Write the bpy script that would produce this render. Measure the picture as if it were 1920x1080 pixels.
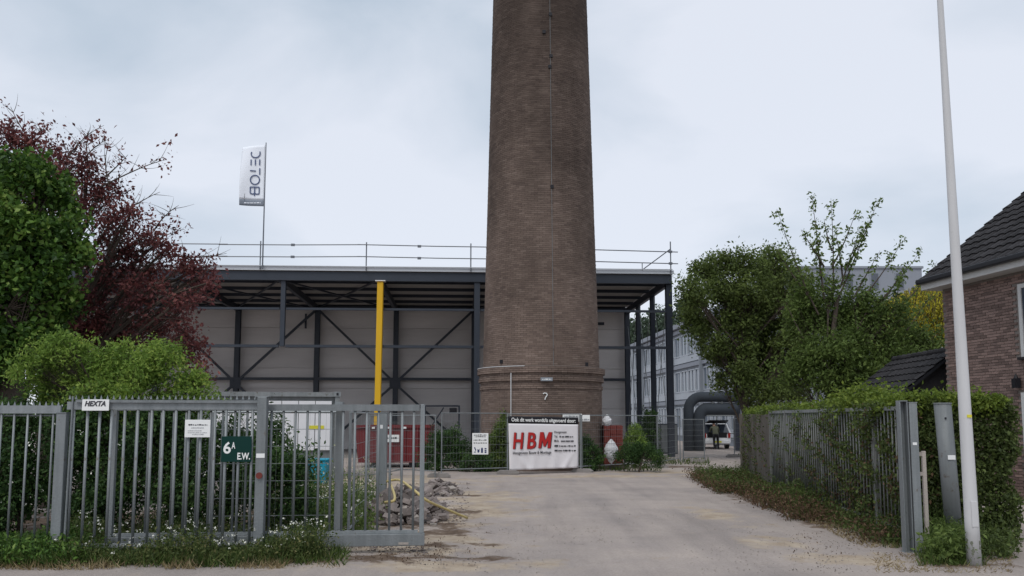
import bpy, math, random
import numpy as np
from mathutils import Vector, Matrix

for o in list(bpy.data.objects):
    bpy.data.objects.remove(o)
scene = bpy.context.scene
COL = scene.collection
rad = math.radians

# ------------------------------------------------------------------ camera
F, CX, CY, CAMH = 1600.0, 960.0, 625.0, 1.75      # pixels of the 1920x1080 photograph
PITCH = math.atan(160.0 / F)
cam = bpy.data.cameras.new('Camera')
cam.sensor_fit = 'HORIZONTAL'; cam.sensor_width = 36.0
cam.lens = 36.0 * F / 1920.0
cam.shift_y = (CY - 540.0) / 1920.0
cam.clip_start = 0.1; cam.clip_end = 3000
camo = bpy.data.objects.new('Camera', cam); COL.objects.link(camo)
camo.location = (0, 0, CAMH)
camo.rotation_euler = (math.pi / 2 + PITCH, 0, 0)
scene.camera = camo

# ------------------------------------------------------------------ sky, sun, exposure
SUN_EL, SUN_AZ = rad(56), rad(200)      # overcast; azimuth measured from +Y clockwise
world = bpy.data.worlds.new('World'); scene.world = world
world.use_nodes = True
wn = world.node_tree.nodes; wl = world.node_tree.links; wn.clear()
def N(nt, typ, **kw):
    n = nt.nodes.new(typ)
    for k, v in kw.items():
        setattr(n, k, v)
    return n
out = N(world.node_tree, 'ShaderNodeOutputWorld')
bg = N(world.node_tree, 'ShaderNodeBackground'); bg.inputs['Strength'].default_value = 0.1
sky = N(world.node_tree, 'ShaderNodeTexSky', sky_type='NISHITA', sun_disc=False)
sky.sun_elevation = SUN_EL; sky.sun_rotation = SUN_AZ
tc = N(world.node_tree, 'ShaderNodeTexCoord')
mp = N(world.node_tree, 'ShaderNodeMapping'); mp.inputs['Scale'].default_value = (1.0, 1.0, 2.3)
mp.inputs['Location'].default_value = (0.3, 5.7, 2.4)
nz = N(world.node_tree, 'ShaderNodeTexNoise'); nz.inputs['Scale'].default_value = 2.1
nz.inputs['Detail'].default_value = 6; nz.inputs['Roughness'].default_value = 0.5; nz.inputs['Distortion'].default_value = .4
ramp = N(world.node_tree, 'ShaderNodeValToRGB')
ramp.color_ramp.elements[0].position = .34; ramp.color_ramp.elements[0].color = (5.1, 5.95, 6.95, 1)
ramp.color_ramp.elements[1].position = .60; ramp.color_ramp.elements[1].color = (7.8, 8.2, 9.05, 1)
mix = N(world.node_tree, 'ShaderNodeMix', data_type='RGBA'); mix.inputs[0].default_value = .88
sep = N(world.node_tree, 'ShaderNodeSeparateXYZ')
hz = N(world.node_tree, 'ShaderNodeMapRange'); hz.inputs[1].default_value = .0; hz.inputs[2].default_value = .55
hz.inputs[3].default_value = .1; hz.inputs[4].default_value = -.02
hz.interpolation_type = 'SMOOTHSTEP'
ad = N(world.node_tree, 'ShaderNodeMath', operation='ADD')
wl.new(tc.outputs['Generated'], mp.inputs['Vector']); wl.new(mp.outputs[0], nz.inputs['Vector'])
wl.new(tc.outputs['Generated'], sep.inputs[0]); wl.new(sep.outputs['Z'], hz.inputs[0])
wl.new(nz.outputs['Fac'], ad.inputs[0]); wl.new(hz.outputs[0], ad.inputs[1])
wl.new(ad.outputs[0], ramp.inputs[0])
wl.new(sky.outputs[0], mix.inputs[6]); wl.new(ramp.outputs[0], mix.inputs[7])
wl.new(mix.outputs[2], bg.inputs['Color']); wl.new(bg.outputs[0], out.inputs['Surface'])

sl = bpy.data.lights.new('sun', 'SUN'); sl.energy = 1.4; sl.angle = rad(30); sl.color = (1, .96, .9)
so = bpy.data.objects.new('sun', sl); COL.objects.link(so)
sd = Vector((math.sin(SUN_AZ) * math.cos(SUN_EL), math.cos(SUN_AZ) * math.cos(SUN_EL), math.sin(SUN_EL)))
so.rotation_euler = (-sd).to_track_quat('-Z', 'Y').to_euler()
scene.view_settings.view_transform = 'Standard'
scene.view_settings.look = 'None'
scene.view_settings.gamma = 1.0
scene.view_settings.use_curve_mapping = False
scene.view_settings.exposure = 0.1

# ------------------------------------------------------------------ pixel helpers
_c, _s = math.cos(PITCH), math.sin(PITCH)
def ray(px, py):
    x = (px - CX) / F; y = -(py - CY) / F
    return np.array([x, _c - y * _s, _s + y * _c])
def G(px, py, z=0.0):
    d = ray(px, py); t = (z - CAMH) / d[2]
    return np.array([d[0] * t, d[1] * t, z])
def W(px, py, Y):
    d = ray(px, py); t = Y / d[1]
    return np.array([d[0] * t, Y, CAMH + d[2] * t])

# ------------------------------------------------------------------ materials
MATS = {}
def mat(name, color, rough=.7, metal=0.0, noise=None, bump=0.0, bscale=60.0, spec=.3, attr=None, streak=False, stretch=None, wear=None, objrand=0.0):
    """noise = (scale, colour2, contrast)"""
    m = bpy.data.materials.new(name); m.use_nodes = True
    nt = m.node_tree; p = nt.nodes['Principled BSDF']
    p.inputs['Base Color'].default_value = (*color, 1); p.inputs['Roughness'].default_value = rough
    p.inputs['Metallic'].default_value = metal; p.inputs['Specular IOR Level'].default_value = spec
    t = N(nt, 'ShaderNodeTexCoord'); L = nt.links
    src = None
    if noise:
        sc, c2, con = noise
        n = N(nt, 'ShaderNodeTexNoise'); n.inputs['Scale'].default_value = sc; n.inputs['Detail'].default_value = 8
        n.inputs['Roughness'].default_value = .65
        if streak or stretch:
            mm = N(nt, 'ShaderNodeMapping'); mm.inputs['Scale'].default_value = stretch or (1, 1, .12)
            L.new(t.outputs['Object'], mm.inputs[0]); L.new(mm.outputs[0], n.inputs['Vector'])
        else:
            L.new(t.outputs['Object'], n.inputs['Vector'])
        r = N(nt, 'ShaderNodeValToRGB')
        r.color_ramp.elements[0].position = .5 - con; r.color_ramp.elements[1].position = .5 + con
        r.color_ramp.elements[0].color = (*color, 1); r.color_ramp.elements[1].color = (*c2, 1)
        L.new(n.outputs['Fac'], r.inputs[0]); src = r.outputs[0]
    if attr:
        a = N(nt, 'ShaderNodeAttribute', attribute_name=attr)
        hv = N(nt, 'ShaderNodeMapRange'); hv.inputs[3].default_value = .6; hv.inputs[4].default_value = 1.4
        L.new(a.outputs['Fac'], hv.inputs[0])
        mx = N(nt, 'ShaderNodeMix', data_type='RGBA', blend_type='MULTIPLY'); mx.inputs[0].default_value = 1
        if src: L.new(src, mx.inputs[6])
        else: mx.inputs[6].default_value = (*color, 1)
        L.new(hv.outputs[0], mx.inputs[7]); src = mx.outputs[2]
    if objrand:
        oi = N(nt, 'ShaderNodeObjectInfo'); hv = N(nt, 'ShaderNodeMapRange'); hv.inputs[3].default_value = 1 - objrand; hv.inputs[4].default_value = 1 + objrand
        L.new(oi.outputs['Random'], hv.inputs[0])
        mx = N(nt, 'ShaderNodeMix', data_type='RGBA', blend_type='MULTIPLY'); mx.inputs[0].default_value = 1
        if src: L.new(src, mx.inputs[6])
        else: mx.inputs[6].default_value = (*color, 1)
        L.new(hv.outputs[0], mx.inputs[7]); src = mx.outputs[2]
    if wear:      # (scale, threshold, colour): rust, dirt, moss or chipped paint
        wn_ = N(nt, 'ShaderNodeTexNoise'); wn_.inputs['Scale'].default_value = wear[0]; wn_.inputs['Detail'].default_value = 9; wn_.inputs['Roughness'].default_value = .7
        L.new(t.outputs['Object'], wn_.inputs['Vector'])
        wr = N(nt, 'ShaderNodeMapRange', interpolation_type='SMOOTHSTEP'); wr.inputs[1].default_value = wear[1]; wr.inputs[2].default_value = wear[1] + .12
        L.new(wn_.outputs['Fac'], wr.inputs[0])
        mx = N(nt, 'ShaderNodeMix', data_type='RGBA'); L.new(wr.outputs[0], mx.inputs[0])
        if src: L.new(src, mx.inputs[6])
        else: mx.inputs[6].default_value = (*color, 1)
        mx.inputs[7].default_value = (*wear[2], 1); src = mx.outputs[2]
    if src: L.new(src, p.inputs['Base Color'])
    if bump:
        n2 = N(nt, 'ShaderNodeTexNoise'); n2.inputs['Scale'].default_value = bscale; n2.inputs['Detail'].default_value = 4
        L.new(t.outputs['Object'], n2.inputs['Vector'])
        b = N(nt, 'ShaderNodeBump'); b.inputs['Strength'].default_value = bump; b.inputs['Distance'].default_value = .02
        L.new(n2.outputs['Fac'], b.inputs['Height']); L.new(b.outputs[0], p.inputs['Normal'])
    MATS[name] = m
    return m
def leafmat(name, stops, trans=.3, rough=.55):
    m = bpy.data.materials.new(name); m.use_nodes = True
    nt = m.node_tree; L = nt.links; p = nt.nodes['Principled BSDF']; o = nt.nodes['Material Output']
    a = N(nt, 'ShaderNodeAttribute', attribute_name='tint')
    r = N(nt, 'ShaderNodeValToRGB'); cr = r.color_ramp
    while len(cr.elements) < len(stops): cr.elements.new(.5)
    for e, (pos, c) in zip(cr.elements, stops):
        e.position = pos; e.color = (*c, 1)
    L.new(a.outputs['Fac'], r.inputs[0]); L.new(r.outputs[0], p.inputs['Base Color'])
    p.inputs['Roughness'].default_value = rough; p.inputs['Specular IOR Level'].default_value = .25
    tr = N(nt, 'ShaderNodeBsdfTranslucent'); L.new(r.outputs[0], tr.inputs[0])
    ms = N(nt, 'ShaderNodeMixShader'); ms.inputs[0].default_value = trans
    L.new(p.outputs[0], ms.inputs[1]); L.new(tr.outputs[0], ms.inputs[2]); L.new(ms.outputs[0], o.inputs['Surface'])
    MATS[name] = m
    return m

mat('galv', (.175, .193, .20), .55, .35, (9, (.28, .30, .31), .22), .2, 40, streak=True, wear=(7, .60, (.15, .125, .10)), objrand=.14)
mat('galv_dull', (.16, .175, .18), .6, .3, (7, (.27, .285, .29), .25), .2, 40, streak=True, wear=(6, .58, (.12, .10, .08)), objrand=.12)
mat('fence_old', (.14, .147, .145), .7, .2, (6, (.24, .245, .235), .25))
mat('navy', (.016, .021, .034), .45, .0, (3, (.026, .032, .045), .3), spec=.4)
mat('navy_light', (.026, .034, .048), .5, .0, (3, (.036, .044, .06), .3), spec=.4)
mat('yellow', (.74, .44, .012), .55, 0, (2, (.60, .34, .02), .3), streak=True, wear=(5, .66, (.30, .19, .05)))
mat('wallpanel', (.49, .462, .455), .6, 0, (1.1, (.63, .60, .59), .22), stretch=(.22, .22, 1.4), objrand=.05)
mat('deck', (.42, .40, .38), .55, 0, (1.5, (.35, .33, .32), .3))
mat('roofedge', (.55, .57, .6), .5, .3)
mat('scaff', (.16, .17, .19), .5, .6)
mat('white', (.78, .78, .80), .6, 0, (5, (.70, .70, .72), .3))
mat('banner', (.80, .78, .80), .5, 0, (3, (.74, .71, .73), .3))
mat('black', (.012, .012, .016), .5)
mat('ink', (.05, .05, .06), .7)
mat('ink_blue', (.03, .045, .13), .7)
mat('red_ink', (.45, .022, .02), .6)
mat('grey_ink', (.35, .36, .38), .7)
mat('flag', (.86, .90, .97), .6)
mat('flag_blue', (.09, .12, .22), .6)
mat('flag_grey', (.22, .25, .30), .6)
mat('green_sign', (.005, .036, .03), .6, spec=.15)
mat('sign_white', (.82, .83, .82), .5)
mat('concrete', (.20, .185, .175), .9, 0, (6, (.30, .28, .265), .3), .4, 80)
mat('red_skip', (.17, .016, .02), .55, 0, (2.5, (.13, .02, .022), .25))
mat('redbrick', (.22, .045, .035), .85, 0, (8, (.13, .035, .03), .3))
mat('foil', (.72, .72, .74), .35, 0, (4, (.5, .5, .52), .3), .6, 8)
mat('cyan', (.01, .28, .42), .5)
mat('yellow_label', (.65, .6, .05), .6)
mat('house_mortar', (.20, .175, .16), .95)
mat('house_brick', (.25, .172, .148), .9, 0, (12, (.19, .135, .12), .3), .3, 120, attr='tint')
mat('chim_mortar', (.135, .103, .088), .95, 0, (3, (.11, .088, .077), .3))
mat('tile', (.019, .018, .020), .75, 0, (9, (.036, .034, .036), .3), .2, 60, spec=.18, wear=(4, .62, (.07, .07, .045)), objrand=.3)
mat('gutter', (.015, .016, .02), .4)
mat('soffit', (.62, .62, .62), .6, 0, (3, (.52, .52, .51), .3), wear=(5, .64, (.34, .33, .29)))
mat('glass', (.05, .06, .08), .08, 0, spec=.9)
mat('glass_far', (.13, .16, .20), .12, 0, spec=.8)
mat('facade', (.27, .295, .33), .7, 0, (.6, (.22, .245, .28), .3))
mat('facade_white', (.44, .475, .52), .6, 0, (1, (.36, .39, .43), .3))
mat('far_grey', (.27, .29, .33), .8, 0, (.2, (.24, .26, .30), .3))
mat('duct', (.052, .062, .076), .85, .0, (2, (.066, .076, .09), .3), spec=.1)
mat('lamp_post', (.62, .62, .63), .5, 0, (5, (.50, .50, .50), .3), streak=True, wear=(9, .64, (.33, .34, .28)))
mat('grime', (.16, .17, .13), .9)
mat('bark', (.055, .042, .034), .95, 0, (14, (.10, .08, .065), .25), .5, 40)
mat('bark_grey', (.10, .09, .08), .95, 0, (14, (.16, .145, .13), .25), .5, 40)
mat('board', (.085, .074, .064), .9, 0, (5, (.14, .125, .108), .25), .3, 60, streak=True, wear=(3, .56, (.055, .065, .035)), objrand=.25)
mat('stone', (.17, .145, .135), .95, 0, (5, (.28, .24, .225), .3), .4, 50, objrand=.35)
mat('pale_stone', (.42, .38, .34), .95, 0, (6, (.34, .30, .27), .3), .3, 50, objrand=.15)
mat('hose', (.58, .47, .20), .55, 0, (4, (.50, .40, .18), .3))
mat('carwhite', (.72, .73, .75), .25, 0, spec=.6)
mat('rubber', (.015, .015, .015), .8)
mat('taillight', (.35, .01, .01), .3)
mat('olive', (.10, .105, .075), .9)
mat('skin', (.45, .27, .20), .6)
mat('petal', (.70, .70, .62), .7)
mat('petal_pale', (.50, .52, .30), .7)
leafmat('leaf_ivy', [(0, (0.020, 0.050, 0.011)), (.45, (0.055, 0.121, 0.020)), (.8, (0.121, 0.220, 0.039)), (1, (0.209, 0.297, 0.066))], .3, .5)
leafmat('leaf_plum', [(0, (0.052, 0.020, 0.022)), (.5, (0.155, 0.050, 0.051)), (1, (0.276, 0.108, 0.092))], .35)
leafmat('leaf_lime', [(0, (0.095, 0.168, 0.031)), (.5, (0.190, 0.302, 0.055)), (1, (0.358, 0.470, 0.099))], .4)
leafmat('leaf_dark', [(0, (0.020, 0.046, 0.017)), (.6, (0.055, 0.113, 0.034)), (1, (0.123, 0.210, 0.053))], .38)
leafmat('leaf_tree', [(0, (0.054, 0.078, 0.024)), (.5, (0.115, 0.159, 0.043)), (1, (0.203, 0.263, 0.074))], .42)
leafmat('leaf_mid', [(0, (0.057, 0.086, 0.023)), (.5, (0.114, 0.172, 0.042)), (1, (0.202, 0.273, 0.072))], .42)
leafmat('leaf_willow', [(0, (.20, .20, .018)), (.5, (.42, .38, .03)), (1, (.66, .56, .06))], .4)
leafmat('leaf_hedge', [(0, (0.039, 0.057, 0.019)), (.5, (0.084, 0.119, 0.035)), (1, (0.150, 0.196, 0.054))], .35)
leafmat('leaf_hedgetop', [(0, (0.072, 0.119, 0.020)), (.5, (0.145, 0.205, 0.032)), (1, (0.238, 0.303, 0.054))], .4)
leafmat('leaf_brown', [(0, (0.052, 0.031, 0.019)), (.5, (0.103, 0.064, 0.038)), (1, (0.172, 0.110, 0.063))], .1, .8)
leafmat('grass', [(0, (.030, .055, .012)), (.5, (.065, .11, .024)), (.85, (.13, .16, .045)), (1, (.30, .26, .12))], .3)
leafmat('drygrass', [(0, (.14, .10, .05)), (.5, (.25, .19, .10)), (1, (.36, .30, .18))], .2)
leafmat('leaf_weed', [(0, (.030, .048, .015)), (.5, (.075, .105, .03)), (.8, (.14, .16, .05)), (1, (.30, .26, .12))], .3)
leafmat('leaf_far', [(0, (.05, .075, .05)), (1, (.10, .14, .09))], .2)

# chimney brick: warm brown clay with weathered, sooty patches
def chimney_mat():
    m = bpy.data.materials.new('chimney_brick'); m.use_nodes = True
    nt = m.node_tree; L = nt.links; p = nt.nodes['Principled BSDF']
    t = N(nt, 'ShaderNodeTexCoord'); a = N(nt, 'ShaderNodeAttribute', attribute_name='tint')
    r = N(nt, 'ShaderNodeValToRGB'); cr = r.color_ramp; cr.elements.new(.5)
    for e, (pos, c) in zip(cr.elements, [(0, (.150, .112, .096)), (.5, (.195, .146, .122)), (1, (.25, .192, .162))]):
        e.position = pos; e.color = (*c, 1)
    L.new(a.outputs['Fac'], r.inputs[0])
    n = N(nt, 'ShaderNodeTexNoise'); n.inputs['Scale'].default_value = .55; n.inputs['Detail'].default_value = 7
    n.inputs['Roughness'].default_value = .62
    mm = N(nt, 'ShaderNodeMapping'); mm.inputs['Scale'].default_value = (1, 1, .55)
    L.new(t.outputs['Object'], mm.inputs[0]); L.new(mm.outputs[0], n.inputs['Vector'])
    sx = N(nt, 'ShaderNodeSeparateXYZ'); L.new(t.outputs['Object'], sx.inputs[0])
    # darker with height: grime plus the shaft's contrast against bright sky, painted in
    so_ = N(nt, 'ShaderNodeMapRange'); so_.inputs[1].default_value = 3; so_.inputs[2].default_value = 16
    so_.inputs[3].default_value = 0; so_.inputs[4].default_value = .42
    L.new(sx.outputs['Z'], so_.inputs[0])
    ad2 = N(nt, 'ShaderNodeMath', operation='ADD'); L.new(n.outputs['Fac'], ad2.inputs[0]); L.new(so_.outputs[0], ad2.inputs[1])
    mr = N(nt, 'ShaderNodeMapRange'); mr.inputs[1].default_value = .38; mr.inputs[2].default_value = .95
    mr.inputs[3].default_value = 1.15; mr.inputs[4].default_value = .36
    L.new(ad2.outputs[0], mr.inputs[0])
    mx = N(nt, 'ShaderNodeMix', data_type='RGBA', blend_type='MULTIPLY'); mx.inputs[0].default_value = 1
    L.new(r.outputs[0], mx.inputs[6]); L.new(mr.outputs[0], mx.inputs[7])
    L.new(mx.outputs[2], p.inputs['Base Color'])
    p.inputs['Roughness'].default_value = .95; p.inputs['Specular IOR Level'].default_value = .15
    MATS['chim_brick'] = m
chimney_mat()

def ground_mat():
    m = bpy.data.materials.new('ground_mat'); m.use_nodes = True
    nt = m.node_tree; L = nt.links; p = nt.nodes['Principled BSDF']
    t = N(nt, 'ShaderNodeTexCoord')
    def noise(scale, det=8, ro=.6, sc=None):
        n = N(nt, 'ShaderNodeTexNoise'); n.inputs['Scale'].default_value = scale; n.inputs['Detail'].default_value = det
        n.inputs['Roughness'].default_value = ro
        if sc:
            mm = N(nt, 'ShaderNodeMapping'); mm.inputs['Scale'].default_value = sc
            L.new(t.outputs['Object'], mm.inputs[0]); L.new(mm.outputs[0], n.inputs['Vector'])
        else: L.new(t.outputs['Object'], n.inputs['Vector'])
        return n.outputs['Fac']
    def ramp(fac, stops):
        r = N(nt, 'ShaderNodeValToRGB'); cr = r.color_ramp
        while len(cr.elements) < len(stops): cr.elements.new(.5)
        for e, (pos, c) in zip(cr.elements, stops): e.position = pos; e.color = (*c, 1)
        L.new(fac, r.inputs[0]); return r.outputs[0]
    def mixc(fac, a, b, mode='MIX'):
        x = N(nt, 'ShaderNodeMix', data_type='RGBA', blend_type=mode)
        if isinstance(fac, float): x.inputs[0].default_value = fac
        else: L.new(fac, x.inputs[0])
        L.new(a, x.inputs[6]); L.new(b, x.inputs[7]); return x.outputs[2]
    def mask(attr, nsc, lo=.25, hi=.75):
        a = N(nt, 'ShaderNodeAttribute', attribute_name=attr)
        n = noise(nsc, 7, .65)
        s = N(nt, 'ShaderNodeMath', operation='MULTIPLY_ADD'); L.new(n, s.inputs[0]); s.inputs[1].default_value = 2.4
        s2 = N(nt, 'ShaderNodeMath', operation='SUBTRACT'); L.new(a.outputs['Fac'], s2.inputs[0]); s2.inputs[1].default_value = 1.2
        L.new(s2.outputs[0], s.inputs[2])
        r = N(nt, 'ShaderNodeMapRange', interpolation_type='SMOOTHSTEP'); r.inputs[1].default_value = lo; r.inputs[2].default_value = hi
        L.new(s.outputs[0], r.inputs[0]); return r.outputs[0]
    base = ramp(noise(.5, 9, .6), [(.3, (.31, .272, .252)), (.52, (.375, .327, .30)), (.72, (.43, .37, .332))])
    patch = ramp(noise(.9, 6, .6, (1, .45, 1)), [(.35, (.84, .85, .87)), (.5, (.96, .96, .96)), (.68, (1.08, 1.07, 1.05))])
    base = mixc(.8, base, patch, 'MULTIPLY')
    fine = ramp(noise(30, 6, .8), [(.32, (.72, .71, .70)), (.5, (1, 1, 1)), (.68, (1.22, 1.22, 1.22))])
    base = mixc(.65, base, fine, 'MULTIPLY')
    track = ramp(noise(1.0, 5, .6, (1.5, .10, 1)), [(.36, (.88, .88, .885)), (.5, (1, 1, 1)), (.64, (1.07, 1.065, 1.055))])
    base = mixc(.9, base, track, 'MULTIPLY')
    sand = ramp(noise(2.2, 8, .7), [(.3, (.30, .235, .175)), (.55, (.43, .355, .275)), (.75, (.52, .45, .37))])
    soil = ramp(noise(5, 8, .7), [(.3, (.075, .052, .038)), (.55, (.15, .108, .08)), (.75, (.27, .215, .165))])
    c = mixc(mask('sand', 1.3), base, sand)
    c = mixc(mask('soil', 2.6, .35, .75), c, soil)
    L.new(c, p.inputs['Base Color'])
    p.inputs['Roughness'].default_value = .95; p.inputs['Specular IOR Level'].default_value = .15
    b = N(nt, 'ShaderNodeBump'); b.inputs['Strength'].default_value = .7; b.inputs['Distance'].default_value = .03
    L.new(noise(22, 6, .75), b.inputs['Height']); L.new(b.outputs[0], p.inputs['Normal'])
    MATS['ground'] = m
ground_mat()

# ------------------------------------------------------------------ mesh helpers
ORG = {}
def V3(p): return np.array(p, dtype=float)
def thing(name, label, cat, base, group=None):
    o = bpy.data.objects.new(name, None); o.empty_display_size = .2
    COL.objects.link(o); o.location = tuple(base)
    o['label'] = label; o['category'] = cat
    if group: o['group'] = group
    ORG[o.name] = V3(base)
    return o
def tag(o, label, cat, group=None):
    o['label'] = label; o['category'] = cat
    if group: o['group'] = group
    return o
def link(name, me, parent=None, base=None, kind=None):
    o = bpy.data.objects.new(name, me); COL.objects.link(o)
    if parent is not None:
        o.parent = parent; ORG[o.name] = ORG[parent.name]
    else:
        o.location = tuple(base); ORG[o.name] = V3(base)
    if kind: o['kind'] = kind
    return o
def fast_mesh(name, V, Q, m, org, tint=None, smooth=False, matidx=None, mats=None):
    V = np.asarray(V, dtype=np.float64) - org
    Q = np.asarray(Q, dtype=np.int32)
    me = bpy.data.meshes.new(name)
    n, k = Q.shape
    me.vertices.add(len(V)); me.vertices.foreach_set('co', V.astype(np.float32).ravel())
    me.loops.add(n * k); me.loops.foreach_set('vertex_index', Q.ravel())
    me.polygons.add(n)
    me.polygons.foreach_set('loop_start', np.arange(0, n * k, k, dtype=np.int32))
    me.polygons.foreach_set('loop_total', np.full(n, k, dtype=np.int32))
    me.polygons.foreach_set('use_smooth', np.full(n, bool(smooth)))
    me.materials.append(MATS[m])
    if tint is not None:
        a = me.attributes.new('tint', 'FLOAT', 'FACE'); a.data.foreach_set('value', np.asarray(tint, dtype=np.float32))
    me.update(calc_edges=True); me.validate()
    return me
class MB:
    def __init__(s): s.v = []; s.f = []; s.mi = []; s.cur = 0
    def add(s, V, Fs):
        n = len(s.v); s.v += [tuple(map(float, p)) for p in V]
        for f in Fs: s.f.append(tuple(n + i for i in f)); s.mi.append(s.cur)
        return s
    def box8(s, P):  # bottom 4 ccw, top 4 ccw
        return s.add(P, [(3, 2, 1, 0), (4, 5, 6, 7), (0, 1, 5, 4), (1, 2, 6, 5), (2, 3, 7, 6), (3, 0, 4, 7)])
    def box(s, c, sx, sy, sz, ang=0.0):
        c = V3(c); a = np.array([math.cos(ang), math.sin(ang), 0]) * sx / 2; b = np.array([-math.sin(ang), math.cos(ang), 0]) * sy / 2
        u = np.array([0, 0, sz / 2])
        return s.box8([c - a - b - u, c + a - b - u, c + a + b - u, c - a + b - u, c - a - b + u, c + a - b + u, c + a + b + u, c - a + b + u])
    def beam(s, p, q, w, h, up=(0, 0, 1)):
        p, q = V3(p), V3(q); d = q - p; d /= np.linalg.norm(d); up = V3(up)
        if abs(d @ up) > .98: up = np.array([0, 1., 0])
        r = np.cross(d, up); r /= np.linalg.norm(r); u = np.cross(r, d)
        a, b = r * w / 2, u * h / 2
        return s.add([p - a - b, p + a - b, p + a + b, p - a + b, q - a - b, q + a - b, q + a + b, q - a + b],
                     [(0, 1, 2, 3), (7, 6, 5, 4), (4, 5, 1, 0), (5, 6, 2, 1), (6, 7, 3, 2), (7, 4, 0, 3)])
    def tube(s, pts, radii, n=8, caps=True):
        pts = [V3(p) for p in pts]
        if not hasattr(radii, '__len__'): radii = [radii] * len(pts)
        ref = None; rings = []
        for i, p in enumerate(pts):
            d = pts[min(i + 1, len(pts) - 1)] - pts[max(i - 1, 0)]; d /= (np.linalg.norm(d) + 1e-9)
            if ref is None:
                ref = np.cross(d, [0, 0, 1.]) if abs(d[2]) < .9 else np.cross(d, [0, 1., 0])
            ref = ref - d * (ref @ d); ref /= np.linalg.norm(ref); b = np.cross(d, ref)
            rings.append([p + radii[i] * (math.cos(2 * math.pi * k / n) * ref + math.sin(2 * math.pi * k / n) * b) for k in range(n)])
        V = [q for r in rings for q in r]; Fs = []
        for i in range(len(pts) - 1):
            for k in range(n):
                k2 = (k + 1) % n
                Fs.append((i * n + k, i * n + k2, (i + 1) * n + k2, (i + 1) * n + k))
        if caps:
            Fs.append(tuple(range(n - 1, -1, -1))); m = (len(pts) - 1) * n; Fs.append(tuple(m + k for k in range(n)))
        return s.add(V, Fs)
    def poly(s, P): return s.add(P, [tuple(range(len(P)))])
    def prism(s, P, d):   # polygon extruded by vector d
        n = len(P); d = V3(d); P = [V3(p) for p in P]; Q = [p + d for p in P]
        Fs = [tuple(range(n - 1, -1, -1)), tuple(n + i for i in range(n))]
        for i in range(n): Fs.append((i, (i + 1) % n, n + (i + 1) % n, n + i))
        return s.add(P + Q, Fs)
    def mesh(s, name, m, org, smooth=False):
        me = bpy.data.meshes.new(name)
        me.from_pydata([tuple(V3(p) - org) for p in s.v], [], s.f)
        ms = m if isinstance(m, (list, tuple)) else [m]
        for x in ms: me.materials.append(MATS[x])
        if len(ms) > 1: me.polygons.foreach_set('material_index', s.mi)
        if smooth: me.polygons.foreach_set('use_smooth', [True] * len(me.polygons))
        me.update()
        return me
    def build(s, name, m, parent=None, base=None, kind=None, smooth=False):
        org = ORG[parent.name] if parent is not None else V3(base)
        return link(name, s.mesh(name, m, org, smooth), parent, base, kind)
def bevel(o, w=.01, seg=2):
    b = o.modifiers.new('bevel', 'BEVEL'); b.width = w; b.segments = seg; b.limit_method = 'ANGLE'
    return o

def text_mesh(body, size, org3, xdir, up, m, name, parent, align='LEFT', shear=0.0, bold=0.0, thick=.002, fit=None, kind=None):
    cu = bpy.data.curves.new('t', 'FONT'); cu.body = body; cu.size = size; cu.align_x = align; cu.align_y = 'BOTTOM_BASELINE'
    cu.shear = shear; cu.offset = bold; cu.extrude = thick; cu.resolution_u = 3
    o = bpy.data.objects.new('t', cu); COL.objects.link(o)
    dg = bpy.context.evaluated_depsgraph_get(); me = bpy.data.meshes.new_from_object(o.evaluated_get(dg))
    bpy.data.objects.remove(o)
    xd = V3(xdir); xd /= np.linalg.norm(xd); u = V3(up); u /= np.linalg.norm(u); nn = np.cross(xd, u)
    co = np.zeros(len(me.vertices) * 3, dtype=np.float32); me.vertices.foreach_get('co', co); co = co.reshape(-1, 3).astype(float)
    if fit:
        co[:, 0] -= co[:, 0].min(); co[:, 0] *= fit / co[:, 0].max()
    P = V3(org3) + co[:, :1] * xd + co[:, 1:2] * u + co[:, 2:3] * nn - ORG[parent.name]
    me.vertices.foreach_set('co', P.astype(np.float32).ravel()); me.materials.clear(); me.materials.append(MATS[m]); me.update()
    return link(name, me, parent, None, kind)
def strokes(org3, xdir, up, width, h, m, name, parent, seed, nrm=.002):
    """an unreadable line of small print: word-length dabs of ink"""
    r = random.Random(seed); mb = MB(); xd = V3(xdir) / np.linalg.norm(xdir); u = V3(up); nn = np.cross(xd, u); x = 0
    while x < width:
        w = min(r.uniform(.5, 2.6) * h, width - x); p = V3(org3) + xd * x
        hh = h * r.uniform(.55, 1)
        mb.prism([p, p + xd * w, p + xd * w + u * hh, p + u * hh], nn * nrm); x += w + h * r.uniform(.25, .6)
    return mb.build(name, m, parent)

# ------------------------------------------------------------------ foliage helpers
def unit(a): return a / (np.linalg.norm(a, axis=-1, keepdims=True) + 1e-9)
def leaf_verts(P, size, rng, aspect=.55, up=.5, droop=.25):
    n = len(P); t = unit(rng.normal(size=(n, 3)) + [0, 0, -droop]); nn = unit(rng.normal(size=(n, 3)) + [0, 0, up])
    s = unit(np.cross(nn, t)); nn = np.cross(t, s); Lg = size * rng.uniform(.5, 1.55, (n, 1)); w = Lg * aspect * .5
    V = np.stack([P, P + .48 * Lg * t + w * s + .1 * Lg * nn, P + Lg * t, P + .48 * Lg * t - w * s + .1 * Lg * nn], 1).reshape(-1, 3)
    Q = np.arange(4 * n, dtype=np.int32).reshape(-1, 4)
    return V, Q
def leaves(name, P, size, m, parent, rng, aspect=.55, up=.5, droop=.25, tint=None, kind=None, base=None):
    V, Q = leaf_verts(P, size, rng, aspect, up, droop)
    if tint is None: tint = rng.beta(2, 2, len(P))
    org = ORG[parent.name] if parent is not None else V3(base)
    return link(name, fast_mesh(name, V, Q, m, org, tint), parent, base, kind)
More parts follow.
